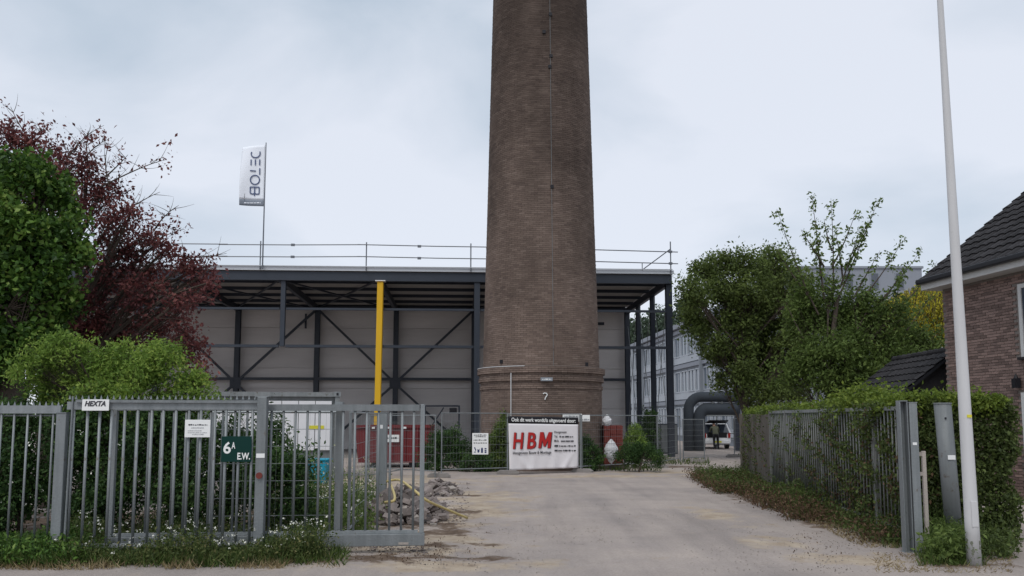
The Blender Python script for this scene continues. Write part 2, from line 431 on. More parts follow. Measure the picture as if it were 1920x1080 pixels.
def seg_tubes(A, B, ra, rb, n=4):
    A = np.asarray(A, float); B = np.asarray(B, float); k = len(A)
    ra = np.broadcast_to(np.asarray(ra, float), (k,)); rb = np.broadcast_to(np.asarray(rb, float), (k,))
    d = unit(B - A); ref = np.where(np.abs(d[:, 2:3]) > .9, [[1., 0, 0]], [[0, 0, 1.]])
    x = unit(np.cross(d, ref)); y = np.cross(d, x); V = np.zeros((k, 2 * n, 3))
    for i in range(n):
        c, s = math.cos(2 * math.pi * i / n), math.sin(2 * math.pi * i / n)
        o = c * x + s * y; V[:, i] = A + o * ra[:, None]; V[:, n + i] = B + o * rb[:, None]
    base = (np.arange(k) * 2 * n)[:, None]
    Q = np.concatenate([np.stack([base[:, 0] + i, base[:, 0] + (i + 1) % n, base[:, 0] + n + (i + 1) % n, base[:, 0] + n + i], 1) for i in range(n)])
    return V.reshape(-1, 3), Q
def curve_pts(a, b, rng, n=5, sag=.15, wob=.05):
    a, b = V3(a), V3(b); L = np.linalg.norm(b - a); t = np.linspace(0, 1, n + 1)[:, None]
    ctrl = (a + b) / 2 + np.array([0, 0, sag * L]) + rng.normal(size=3) * wob * L
    P = (1 - t) ** 2 * a + 2 * t * (1 - t) * ctrl + t ** 2 * b
    return P
def pxclumps(L, Y, dz=.8, jit=.6, seed=0):
    """pixel ellipses (x, y, rx, ry) standing at distance Y -> world ellipsoids of real depth"""
    r = np.random.default_rng(seed); o = []
    for (x, y, rx, ry) in L:
        yy = Y + r.uniform(-jit, jit); c = W(x, y, yy); k = yy / F
        o.append((c, np.array([rx * k, dz * (rx + ry) / 2 * k, ry * k])))
    return o
def make_tree(name, label, cat, base, top, r0, clumps, leafsize, lm, bark, twigs_m3, per, seed, group=None, shell=.45,
              sig=.14, aspect=.55, crown='crown', limb_r=.3, bare=None, maxtw=1200, parts=('trunk', 'crown'), up=.5, droop=.25, minz=.05, lumpy=.2):
    rng = np.random.default_rng(seed); base = V3(base); top = V3(top)
    root = thing(name, label, cat, base, group)
    A, B, RA, RB = [], [], [], []
    def pl(P, r1, r2):
        n = len(P) - 1
        for i in range(n):
            A.append(P[i]); B.append(P[i + 1]); RA.append(r1 + (r2 - r1) * i / n); RB.append(r1 + (r2 - r1) * (i + 1) / n)
    tp = curve_pts(base, top, rng, 8, 0, .04); pl(tp, r0, r0 * .45)
    tips = []; cid = []; tbase = []
    for ci, (c, r) in enumerate(clumps):
        H = top[2] - base[2]
        f = np.clip((c[2] - base[2]) / max(H, .1) - .45, .15, .95); st = tp[int(round(f * 8))]
        lp = curve_pts(st, c, rng, 5, .10, .06); pl(lp, r0 * limb_r, r0 * .08)
        vol = 4.19 * r[0] * r[1] * r[2]; k = int(min(maxtw, max(8, twigs_m3 * vol)))
        ns = max(6, min(16, k // 9)); sub = unit(rng.normal(size=(ns, 3))) * rng.uniform(shell, 1.0, (ns, 1)) * r
        si = rng.integers(0, ns, k); T = c + sub[si] + rng.normal(size=(k, 3)) * r * lumpy * rng.uniform(.5, 1.3, (ns, 1))[si]
        out_ = rng.random((k, 1)) < .06; T = T + out_ * unit(T - c) * r * rng.uniform(.1, .5, (k, 1))
        subt = rng.normal(0, .13, ns)[si]; tbase.append(subt)
        T[:, 2] = np.maximum(T[:, 2], base[2] + minz)
        tips.append(T); cid += [ci] * k
        st2 = lp[rng.integers(2, 6, k)]
        mid = (st2 + T) / 2 + rng.normal(size=(k, 3)) * .06 * np.mean(r)
        sel = rng.random(k) < .5
        A.extend(st2[sel]); B.extend(mid[sel]); RA += [r0 * .05] * sel.sum(); RB += [r0 * .03] * sel.sum()
        A.extend(mid[sel]); B.extend(T[sel]); RA += [r0 * .03] * sel.sum(); RB += [.003] * sel.sum()
    if bare:
        for (a, b) in bare:
            P = curve_pts(a, b, rng, 6, .05, .10); pl(P, .018, .004)
            for j in range(11):
                s0 = P[rng.integers(1, 6)]; dr_ = unit(rng.normal(size=3) * [1, .6, .8] + (P[-1] - P[0]) * .9 + [0, 0, .3]); ln = rng.uniform(.12, .5); bend = rng.normal(size=3) * .45
                q0 = s0
                for w_ in range(4):
                    q1 = q0 + unit(dr_ + bend * w_ / 3) * ln / 4; A.append(q0); B.append(q1); RA.append(.007 - .0014 * w_); RB.append(.0056 - .0014 * w_); q0 = q1
                if rng.random() < .18: tips.append(np.array([q0, s0])); tbase.append(np.zeros(2))
    V, Q = seg_tubes(np.array(A), np.array(B), np.array(RA), np.array(RB), 5)
    link(parts[0], fast_mesh(parts[0], V, Q, bark, base, smooth=True), root)
    T = np.concatenate(tips); k = len(T)
    P = np.repeat(T, per, 0) + rng.normal(size=(k * per, 3)) * sig
    P[:, 2] = np.maximum(P[:, 2], base[2] + minz)
    tb = np.repeat(rng.normal(.5, .14, k) + np.concatenate(tbase), per) + rng.normal(0, .16, k * per)
    leaves(parts[1], P, leafsize, lm, root, rng, aspect, tint=np.clip(tb, 0, 1), up=up, droop=droop)
    return root

# ------------------------------------------------------------------ ground
def make_ground():
    xs = np.unique(np.concatenate([[-700, -300, -150, -80, -50, -35, -25, -18], np.arange(-14, 14.01, .25), [18, 25, 35, 50, 80, 150, 300, 700]]))
    ys = np.unique(np.concatenate([[-200, -60, -20, -8, 0, 4], np.arange(6, 40.01, .25), [44, 50, 60, 80, 120, 200, 400, 900]]))
    X, Y = np.meshgrid(xs, ys); Z = np.zeros_like(X)
    rng = np.random.default_rng(3)
    def blob(px, py, rx, ry):
        g = G(px, py); return np.exp(-(((X - g[0]) / rx) ** 2 + ((Y - g[1]) / ry) ** 2))
    sand = np.zeros_like(X); soil = np.zeros_like(X)
    for (px, py, rx, ry) in [(850, 960, 1.3, 2.8), (760, 1030, 1.2, 1.2), (830, 1010, .8, 1.1), (900, 935, 1.2, 2.5), (820, 1060, 1.6, .5), (1280, 885, 3, 1.2), (1100, 893, 4, .8),
                             (720, 905, 3, 4), (1340, 965, .5, 1.5), (1460, 1015, .6, .9), (1600, 1050, .9, .5)]:
        sand = np.maximum(sand, .8 * blob(px, py, rx, ry))
    for (px, py, rx, ry) in [(770, 1045, .75, .35), (830, 1022, .45, .3), (890, 1022, .45, .16), (800, 985, .7, .9), (845, 1000, .6, .7), (860, 960, .5, .8), (900, 1045, .6, .2), (690, 1050, .8, .3), (880, 930, .6, .35), (1420, 935, .7, 2.0),
                             (1530, 980, .4, 1.2), (1810, 1062, .8, .25), (300, 1050, 4, .5), (200, 980, 6, 2.5), (1250, 876, 1.6, .8), (900, 880, 3.5, .8)]:
        soil = np.maximum(soil, .85 * blob(px, py, rx, ry))
    near = (np.abs(X) < 14) & (Y > 5.5) & (Y < 40)
    Z += near * (.012 * np.sin(X * 1.7 + np.sin(Y)) * np.sin(Y * 1.3) + .018 * soil * rng.random(X.shape))
    ny, nx = X.shape; idx = np.arange(nx * ny).reshape(ny, nx)
    Q = np.stack([idx[:-1, :-1], idx[:-1, 1:], idx[1:, 1:], idx[1:, :-1]], -1).reshape(-1, 4)
    me = fast_mesh('ground', np.stack([X, Y, Z], -1).reshape(-1, 3), Q, 'ground', np.zeros(3), smooth=True)
    for nm, a in (('sand', sand), ('soil', soil)):
        at = me.attributes.new(nm, 'FLOAT', 'POINT'); at.data.foreach_set('value', a.astype(np.float32).ravel())
    link('ground', me, None, (0, 0, 0), 'structure')
make_ground()

# ------------------------------------------------------------------ brick chimney
CH = np.array([0, 0, 0.]); CH[1] = 31.0; CH[0] = (1014.5 - 960) / 1600 * 31.0
def chimney():
    root = thing('brick_chimney', 'tall round tapering brown brick chimney with a corbelled ledge near its foot', 'chimney', CH)
    rng = np.random.default_rng(11)
    zl = 3.36          # top of the ledge
    def rad_(z): return 2.115 - (z - zl) * (2.115 - 1.775) / 14.0 if z > zl else 2.19
    V, Q, T = [], [], []; nv = 0
    def course(z, r, h, depth=.05, n=None, off=0):
        nonlocal nv
        n = n or max(20, int(round(2 * math.pi * r / .225)))
        k = np.arange(n); a0 = (k + off) * 2 * math.pi / n; gap = .010 / r / 2
        a0 = a0 + gap; a1 = (k + 1 + off) * 2 * math.pi / n - gap
        ro = r + rng.normal(0, .002, n) + (rng.random(n) < .02) * rng.uniform(-.004, .003, n)
        ri = r - depth; z0, z1 = z, z + h
        def P(a, rr, zz): return np.stack([CH[0] + rr * np.cos(a), CH[1] + rr * np.sin(a), np.full(n, zz)], 1)
        v = np.stack([P(a0, ri, z0), P(a0, ro, z0), P(a1, ro, z0), P(a1, ri, z0), P(a0, ri, z1), P(a0, ro, z1), P(a1, ro, z1), P(a1, ri, z1)], 1)
        V.append(v.reshape(-1, 3)); b = (nv + np.arange(n) * 8)[:, None]
        f = np.concatenate([b + np.array(q) for q in ([1, 2, 6, 5], [0, 1, 5, 4], [2, 3, 7, 6], [4, 5, 6, 7], [3, 2, 1, 0])])
        Q.append(f); t = np.clip(rng.normal(.5, .2, n) + .03 * rng.normal(), 0, 1); T.append(np.tile(t, 5)); nv += 8 * n
    z = 0.0; i = 0; pitch = .0675
    while z < zl - .62:
        course(z, rad_(0), pitch - .010, off=.5 * (i % 2)); z += pitch; i += 1
    for stp, cnt in ((.035, 2), (.0, 2), (.075, 2), (.05, 2), (.12, 3)):   # corbels of the ledge
        for _ in range(cnt):
            course(z, rad_(0) + stp, pitch - .010, depth=.2, off=.5 * (i % 2)); z += pitch; i += 1
    z0 = z
    while z < 34:
        course(z, rad_(z), pitch - .010, off=.5 * (i % 2)); z += pitch; i += 1
    for _ in range(6):
        course(z, rad_(z) + .1, pitch - .010, depth=.2, off=.5 * (i % 2)); z += pitch; i += 1
    me = fast_mesh('brick_courses', np.concatenate(V), np.concatenate(Q), 'chim_brick', CH, np.concatenate(T))
    link('brick_courses', me, root, None, 'stuff')
    # mortar core
    mb = MB(); n = 160; zs = [0, zl - .05, zl - .05, 34.3]; rs = [rad_(0) - .012, rad_(0) - .012, rad_(zl + .01) - .012, rad_(34) - .012]
    vv = []; ff = []
    for zz, r in zip(zs, rs):
        for k in range(n): vv.append((CH[0] + r * math.cos(2 * math.pi * k / n), CH[1] + r * math.sin(2 * math.pi * k / n), zz))
    for j in range(3):
        for k in range(n): ff.append((j * n + k, j * n + (k + 1) % n, (j + 1) * n + (k + 1) % n, (j + 1) * n + k))
    mb.add(vv, ff); mb.build('shaft', 'chim_mortar', root, smooth=True)
    # sloping mortar weathering on the ledge and its lead flashing
    def ring(nm, m, prof, a0=0, a1=2 * math.pi, n=72):
        b = MB(); v = []; f = []; k = len(prof)
        for i in range(n + 1):
            a = a0 + (a1 - a0) * i / n
            for (r, z) in prof: v.append((CH[0] + r * math.cos(a), CH[1] + r * math.sin(a), z))
        for i in range(n):
            for j in range(k): f.append((i * k + j, (i + 1) * k + j, (i + 1) * k + (j + 1) % k, i * k + (j + 1) % k))
        b.add(v, f); return b.build(nm, m, root)
    re = rad_(0) + .12
    ring('ledge_mortar', 'chim_mortar', [(re - .015, z0 + .002), (rad_(z0) - .02, z0 + .05), (rad_(z0) - .04, z0 - .05), (re - .03, z0 - .03)])
    ring('conduit', 'lamp_post', [(re + .005, z0 + .006), (re + .005, z0 + .03), (re - .02, z0 + .03), (re - .02, z0 + .006)], rad(181), rad(254))
    def surf(px, py, rr):      # point on the cylinder seen at a pixel
        d = ray(px, py); o = np.array([0, 0, CAMH]) - CH
        a = d[0] ** 2 + d[1] ** 2; b = o[0] * d[0] + o[1] * d[1]; c = o[0] ** 2 + o[1] ** 2 - rr ** 2
        t = (-b - math.sqrt(b * b - a * c)) / a
        return np.array([0, 0, CAMH]) + d * t
    b = MB(); p1 = surf(958, 702, re + .03); p2 = p1.copy(); p2[2] = 1.5
    b.tube([p1 + [0, 0, .05], p2], .018, 6); b.build('conduit', 'lamp_post', root)
    b = MB(); pts = []
    a = math.atan2(*(surf(1037, 600, 2.1) - CH)[[1, 0]])
    for zz in np.arange(z0, 34, .8):
        r = rad_(zz) + .018; pts.append((CH[0] + r * math.cos(a), CH[1] + r * math.sin(a), zz))
    b.tube(pts, .008, 5); b.build('lightning_conductor', 'galv_dull', root)
    for (px, py) in ((1032, 27), (1020, 60), (1033, 105), (1031, 125), (940, 678), (1100, 683), (1035, 350)):
        zz = W(px, py, 29)[2]; p = surf(px, py, rad_(zz) + .01); b = MB(); b.box(p, .11, .08, .12); b.build('iron_clamp', 'black', root)
    p = surf(1025, 711, re + .05); b = MB(); b.box(p, .40, .02, .12); pl = b.build('name_plate', 'facade', root)
    strokes(p + [-.15, -.012, -.02], (1, 0, 0), (0, 0, 1), .30, .04, 'sign_white', 'lettering', pl, 4)
    p = surf(1022, 744, rad_(0) + .03); b = MB()
    b.tube([p + V3(q) for q in ((-.07, 0, .10), (-.02, 0, .125), (.05, 0, .115), (.075, 0, .07), (.05, 0, .02), (.01, 0, -.03), (-.005, 0, -.1))], .02, 6)
    b.build('hook', 'sign_white', root)
chimney()

# ------------------------------------------------------------------ steel hall under construction
TH = rad(3.3); F0 = G(1260, 857)
AX = np.array([math.cos(TH), math.sin(TH), 0]); DX = np.array([-math.sin(TH), math.cos(TH), 0])
def hp(u, v, z): return F0 + AX * u + DX * v + np.array([0, 0, z])
HD = 10.6; BAY = 4.48; NB = 7
def hall():
    root = thing('steel_hall', 'unfinished open-sided hall of dark navy steel with grey panelled back wall', 'building', F0)
    UL = -BAY * NB
    ang = TH
    zt = 8.42     # underside of deck front
    def zr(v): return zt - .012 * v
    b = MB(); b.box8([hp(UL - .3, -.25, zr(0) + .02), hp(.15, -.25, zr(0) + .02), hp(.15, HD + .2, zr(HD) + .02), hp(UL - .3, HD + .2, zr(HD) + .02),
                      hp(UL - .3, -.25, zr(0) + .14), hp(.15, -.25, zr(0) + .14), hp(.15, HD + .2, zr(HD) + .14), hp(UL - .3, HD + .2, zr(HD) + .14)])
    deck = b.build('roof_deck', 'deck', root)
    b = MB()     # ribs of the trapezoidal deck
    for k in range(int((HD - .2) / .3)):
        v = .2 + .3 * k; b.beam(hp(UL, v, zr(v) + .005), hp(0, v, zr(v) + .005), .10, .03)
    b.build('rib', 'deck', deck, None, 'stuff')
    b = MB(); b.beam(hp(UL - .3, -.28, zt + .10), hp(.18, -.28, zt + .10), .05, .17); b.build('roof_edge', 'roofedge', root)
    b = MB(); b.beam(hp(UL - .3, -.33, zt + .20), hp(.1, -.33, zt + .215), .12, .025); b.build('edge_trim', 'roofedge', root)
    b = MB(); b.beam(hp(UL, -.1, zt - .22), hp(.1, -.1, zt - .22), .2, .40); b.build('eaves_beam', 'navy_light', root)
    b = MB(); b.beam(hp(UL, HD - .1, zr(HD) - .16), hp(.1, HD - .1, zr(HD) - .16), .15, .24); b.build('eaves_beam', 'navy', root)
    # I-section column
    def icol(p, q, w=.22, h=.24, m='navy'):
        b = MB(); p, q = V3(p), V3(q)
        b.beam(p, q, .02, h, up=DX) if False else None
        for s in (-1, 1): b.beam(p + DX * s * h / 2, q + DX * s * h / 2, w, .025, up=DX)
        b.beam(p, q, .03, h - .03, up=DX)
        return b.build('column', m, root)
    for k in range(NB + 1):     # back wall columns
        icol(hp(-BAY * k, HD - .35, 0), hp(-BAY * k, HD - .35, zr(HD) - .1), .28, .26)
        # rafters
        b = MB(); b.beam(hp(-BAY * k, 0, zr(0) - .30), hp(-BAY * k, HD - .2, zr(HD) - .28), .18, .34)
        b.build('rafter', 'navy', root)
    icol(hp(0, .1, 0), hp(0, .1, zt - .05), .28, .28, 'navy')
    icol(hp(-8.95, .02, 0), hp(-8.95, .02, zt - .4), .26, .26, 'navy_light')
    icol(hp(-17.75, .02, 5.0), hp(-17.75, .02, zt - .4), .2, .2, 'navy_light')
    icol(hp(-24.2, .02, 0), hp(-24.2, .02, zt - .4), .24, .24, 'navy_light')
    for k in (1, 2): icol(hp(0, HD / 3 * k, 0), hp(0, HD / 3 * k, zr(HD / 3 * k) - .4), .22, .24, 'navy')
    # girts of the front
    for z, h in ((6.72, .10), (5.02, .12)):
        for (u0, u1) in ((UL, -17.9), (-17.6, -9.1), (-8.8, -.15)):
            b = MB(); b.beam(hp(u0, .02, z), hp(u1, .02, z), .12, h); b.build('girt', 'navy_light', root)
    # side girts
    for z in (6.72,):
        pass
    # purlins & roof bracing
    for v in (2.1, 4.2, 6.3, 8.4):
        b = MB(); b.beam(hp(UL, v, zr(v) - .09), hp(0, v, zr(v) - .09), .10, .16); b.build('purlin', 'navy', root)
    for k in range(NB):
        if k in (1, 3, 4, 5):
            u0, u1 = -BAY * k, -BAY * (k + 1)
            for (a, c) in (((u0, .3), (u1, HD - .6)), ((u1, .3), (u0, HD - .6))):
                if k == 1 and a[0] == u1: continue
                b = MB(); z0 = -.26 if a[0] == u0 else -.34
                b.beam(hp(a[0], a[1], zr(a[1]) + z0), hp(c[0], c[1], zr(c[1]) + z0), .09, .07); b.build('roof_brace', 'navy', root)
    # back wall bracing: hubs at every second column
    zh = 3.75
    for k in (2, 4, 6):
        pass
    hubs = [k for k in range(NB + 1) if k in (3, 5, 7)]
    for k in hubs:
        u = -BAY * k
        b = MB(); c = hp(u, HD - .56, zh); b.beam(c - DX * .02, c + DX * .02, .62, .62); b.build('gusset', 'navy', root)
        for s in (-1, 1):
            for zz in (zr(HD) - .4, -.0):
                if k == NB and s == -1: continue
                e = hp(u + s * BAY * (.97 if zz > 1 else .9), HD - .54, max(zz, .1))
                b = MB(); st = hp(u + s * .12, HD - .54, zh + (.12 if zz > 1 else -.12)); b.beam(st, e, .13, .13, up=DX); b.build('brace', 'navy', root)
    for k in range(NB):
        b = MB(); b.beam(hp(-BAY * k - .15, HD - .5, 4.0), hp(-BAY * (k + 1) + .15, HD - .5, 4.0), .10, .16); b.build('girt', 'navy', root)
    # wall panels: one horizontal sandwich panel per bay and course
    ph = 1.16; cr = 7
    b = MB(); b.box8([hp(-BAY + .012, HD, .012), hp(-.012, HD, .012), hp(-.012, HD + .1, .012), hp(-BAY + .012, HD + .1, .012),
                      hp(-BAY + .012, HD, ph - .012), hp(-.012, HD, ph - .012), hp(-.012, HD + .1, ph - .012), hp(-BAY + .012, HD + .1, ph - .012)])
    me = b.mesh('wall_panel', 'wallpanel', F0)
    rr = random.Random(2)
    for k in range(NB):
        for j in range(cr):
            o = link('wall_panel', me, root)
            o.location = tuple(-AX * BAY * k + np.array([0, 0, ph * j]) + DX * rr.uniform(-.006, .006))
    b = MB(); b.box8([hp(UL, HD + .08, 0), hp(0, HD + .08, 0), hp(0, HD + .14, 0), hp(UL, HD + .14, 0), hp(UL, HD + .08, 8.1), hp(0, HD + .08, 8.1), hp(0, HD + .14, 8.1), hp(UL, HD + .14, 8.1)])
    b.build('wall_lining', 'wallpanel', root)
    b = MB(); b.beam(hp(UL, HD + .1, 8.2), hp(0, HD + .1, 8.2), .12, .24); b.build('wall_capping', 'navy', root)
    # thin wind-bracing rods on the open right side
    b = MB()
    for j in range(3):
        v0, v1 = HD / 3 * j + .15, HD / 3 * (j + 1) - .15
        b.tube([hp(0.02, v0, .3), hp(0.02, v1, 7.9)], .016, 5); b.tube([hp(-.04, v1, .3), hp(-.04, v0, 7.9)], .016, 5)
    b.build('bracing_rod', 'galv_dull', root)
    b = MB(); b.box8([hp(UL, 0, .0), hp(0, 0, .0), hp(0, HD, .0), hp(UL, HD, .0), hp(UL, 0, .03), hp(0, 0, .03), hp(0, HD, .03), hp(UL, HD, .03)])
    b.build('floor_slab', 'concrete', root)
    for u in (-20.0, -18.6):
        b = MB(); b.beam(hp(u, HD - .3, 7.75), hp(u, HD - .3, 6.9), .1, .1); b.build('hanger', 'navy', root)
    b = MB(); b.beam(hp(-3.0, HD - .6, 7.25), hp(-1.4, HD - .6, 7.25), .16, .16); b.build('stub_beam', 'navy', root)
    b = MB()
hall()

def yellow_prop():
    base = hp(-13.36, -.12, 0)
    root = thing('steel_prop', 'bright yellow square steel prop standing under the front edge of the hall roof', 'column', base)
    lean = AX * (.06)
    b = MB(); b.beam(base + [0, 0, .02] - lean, base + [0, 0, 7.98], .27, .27, up=(0, 1, 0)); bevel(b.build('post', 'yellow', root), .02)
    b = MB(); b.box(base + [0, 0, 8.0], .46, .40, .035, TH); b.build('head_plate', 'sign_white', root)
    b = MB(); b.box(base - lean + [0, 0, .012], .6, .5, .024, TH); b.build('base_plate', 'galv_dull', root)
yellow_prop()

def guardrail():
    base = hp(-15, -.35, 8.6)
    root = thing('scaffold_guardrail', 'scaffold tube guardrail with two rails along the front edge of the flat hall roof', 'guardrail', base)
    us = [.02, -9.25, -14.0, -18.75, -23.5, -28.3]
    rng = random.Random(5)
    for u in us:
        b = MB(); b.tube([hp(u, -.36, 8.45), hp(u, -.36, 9.75 if u < 0 else 9.95)], .028, 6); b.build('post', 'scaff', root)
    for z in (9.03, 9.58):
        for (u0, u1, d0, d1) in ((-29, -20.2, .0, 0.0), (-20.6, -14.0, -.02, .05), (-14.4, -7.2, .05, .0), (-7.6, .35, .03, -.13)):
            b = MB(); b.tube([hp(u0, -.41, z + d0), hp((u0 + u1) / 2, -.41, z + (d0 + d1) / 2 - .015), hp(u1, -.41, z + d1)], .024, 6); b.build('rail', 'scaff', root)
        for u in (-17.3, -11.6, .0):
            b = MB(); b.box(hp(u, -.41, z + (.0 if u < 0 else -.12)), .16, .1, .1, TH); b.build('coupler', 'scaff', root)
    b = MB(); b.tube([hp(.02, -.36, 9.6), hp(-.9, 1.6, 8.95)], .024, 6); b.tube([hp(-.9, 1.6, 8.6), hp(-.9, 1.6, 9.3)], .022, 6); b.build('brace', 'scaff', root)
guardrail()

def flag():
    base = hp(-18.62, -.45, 8.45); Y = base[1]
    root = thing('flagpole', 'white banner flag on a slim grey pole on the hall roof edge', 'flagpole', base)
    b = MB(); b.tube([base, base + [0, 0, 5.85]], [.035, .022], 8); b.build('pole', 'scaff', root)
    tl = W(452, 275, Y); br = W(493, 385, Y)
    w = base[0] - .03 - tl[0]; z1 = W(493, 272, Y)[2]; z0 = W(493, 387, Y)[2]; h = z1 - z0
    nx, nz_ = 14, 28
    def pt(i, j):
        s = i / nx; t = j / nz_
        return np.array([base[0] - .03 - w * s * (1 - .12 * (1 - t) * 0) + .04 * t * s, Y + .10 * math.sin(3.2 * s + 4 * t) * s, z0 + h * t - (.09 * s) * (t) + .06 * s * (1 - t)])
    def sheet(j0, j1, nm, m):
        v = [pt(i, j) for j in range(j0, j1 + 1) for i in range(nx + 1)]; k = nx + 1
        f = [(a * k + i, a * k + i + 1, (a + 1) * k + i + 1, (a + 1) * k + i) for a in range(j1 - j0) for i in range(nx)]
        b = MB(); b.add(v, f); o = b.build(nm, m, root, smooth=True)
        s = o.modifiers.new('t', 'SOLIDIFY'); s.thickness = .006
        return o
    fl = sheet(3, nz_, 'flag_cloth', 'flag'); bd = sheet(0, 3, 'hem_band', 'flag_grey')
    # lettering runs up the cloth
    def at(s, t): return pt(s * nx, t * nz_) + [0, -.03, 0]
    bw = .050
    def stroke(b, P):
        P = [at(s, t) for s, t in P]
        for i in range(len(P) - 1): b.beam(P[i], P[i + 1], .012, bw, up=(-(P[i + 1] - P[i])[2], 0, (P[i + 1] - P[i])[0]))
    b = MB()
    S0, S1 = .20, .57     # near pole .. far (letter tops towards the left)
    def arc(cs, ct, rs, rt, a0, a1, n=14):
        return [(cs + rs * math.cos(rad(a0 + (a1 - a0) * i / n)), ct + rt * math.sin(rad(a0 + (a1 - a0) * i / n))) for i in range(n + 1)]
    cs = (S0 + S1) / 2; rs = (S1 - S0) / 2
    stroke(b, [(S0, .20), (S0, .31)]); stroke(b, [(S0, .31), (S1, .31)]); stroke(b, [(.39, .165), (.39, .31)]); stroke(b, [(S1, .31), (S1, .21), (.46, .195), (.39, .215), (.32, .195), (S0, .20)])   # B
    stroke(b, arc(cs, .43, rs, .075, 0, 360, 20))          # O
    stroke(b, [(S0, .515), (S0, .62)]); stroke(b, [(.36, .575), (S1 + .02, .58)])      # T
    for s_ in (S0 + .01, cs, S1 - .01): stroke(b, [(s_, .67), (s_, .765)])            # E
    stroke(b, arc(cs, .865, rs, .07, -205, 25, 14))        # C
    b.build('lettering', 'flag_blue', fl)
    strokes(at(.78, .10) + [0, -.01, 0], (0, 0, 1), (-1, 0, 0), h * .74, .055, 'grey_ink', 'lettering', fl, 8, -.004)
    strokes(at(.80, .035) + [0, -.012, 0], (1, 0, 0), (0, 0, 1), w * .68, .06, 'flag', 'lettering', bd, 9, -.004)
flag()

# trestle frame standing in the hall
def trestle():
    a = W(800, 800, 41); base = np.array([a[0] + .8, 41, .03])
    root = thing('trestle', 'open dark steel trestle frame standing inside the hall beside the chimney', 'frame', base)
    x0, x1 = W(797, 760, 41)[0], W(861, 760, 41)[0]; zt = W(800, 760, 41)[2]
    for x in (x0, x1):
        b = MB(); b.beam((x, 41, .03), (x, 41, zt), .08, .08); b.build('post', 'navy', root)
    b = MB(); b.beam((x0 + .04, 41, zt - .03), (x1 - .04, 41, zt - .03), .08, .08); b.build('top_rail', 'navy', root)
    b = MB(); b.beam((x0 + .04, 41, 1.0), (x1 - .04, 41, 1.0), .08, .08); b.build('rail', 'navy', root)
    b = MB(); b.beam((x0 + .1, 41.0, 1.05), (x0 + .9, 41.0, zt - .1), .06, .06); b.build('brace', 'navy', root)
    b = MB(); b.box(((x1 - .28), 40.9, zt - .25), .35, .2, .26); b.build('junction_box', 'black', root)
trestle()

# ------------------------------------------------------------------ red skips
def skip(px0, px1, py_base, zt, name_label, sticker, seed):
    A = G(px0, py_base); B = G(px1, py_base); Y = A[1]; base = (A + B) / 2; base[1] = Y; base[2] = 0
    root = thing('waste_skip', name_label, 'skip', base, None)
    w = B[0] - A[0]; d = 1.7; x0, x1 = A[0], B[0]
    b = MB()   # hull with sloping ends
    prof = [(x0 + .14, .18), (x1 - .14, .18), (x1, zt), (x0, zt)]
    b.prism([(x, Y, z) for x, z in prof], (0, .06, 0)); b.prism([(x, Y + d, z) for x, z in prof], (0, .06, 0))
    b.prism([(x0 + .14, Y + .06, .18), (x1 - .14, Y + .06, .18), (x1 - .14, Y + d, .18), (x0 + .14, Y + d, .18)], (0, 0, .05))
    for (xa, xb) in ((x0, x0 + .14), (x1 - .06, x1 - .20)):
        b.add([(xb, Y + .06, .2), (xb + .06, Y + .06, .2), (xb + .06, Y + d, .2), (xb, Y + d, .2), (xa, Y + .06, zt), (xa + .06, Y + .06, zt), (xa + .06, Y + d, zt), (xa, Y + d, zt)],
              [(3, 2, 1, 0), (4, 5, 6, 7), (0, 1, 5, 4), (1, 2, 6, 5), (2, 3, 7, 6), (3, 0, 4, 7)])
    b.build('hull', 'red_skip', root)
    for yy in (Y - .03, Y + d + .09):
        b = MB(); b.beam((x0 - .03, yy, zt - .03), (x1 + .03, yy, zt - .03), .08, .1); b.build('rim', 'red_skip', root)
    for k in range(5):
        x = x0 + .45 + (w - .9) * k / 4; b = MB(); b.beam((x, Y - .03, .2), (x, Y - .03, zt - .09), .06, .07, up=(0, 1, 0)); b.build('rib', 'red_skip', root)
    for s in (.25, .75):
        b = MB(); b.beam((x0 + w * s, Y + .05, .09), (x0 + w * s, Y + d, .09), .16, .18); b.build('skid', 'black', root)
    if sticker:
        p = W(735, 822, Y - .075); b = MB(); b.box(p, .52, .01, .26); o = b.build('label_plate', 'sign_white', root)
        strokes(p + [-.2, -.006, -.02], (1, 0, 0), (0, 0, 1), .4, .07, 'ink', 'lettering', o, 3)
        for px in (700, 729, 759):
            p = W(px, 802, Y - .09); b = MB(); b.box(p, .11, .01, .07); b.build('reflector', 'sign_white', root)
skip(664, 806, 877, 1.50, 'red steel waste skip with a white label plate, standing before the hall', True, 1)

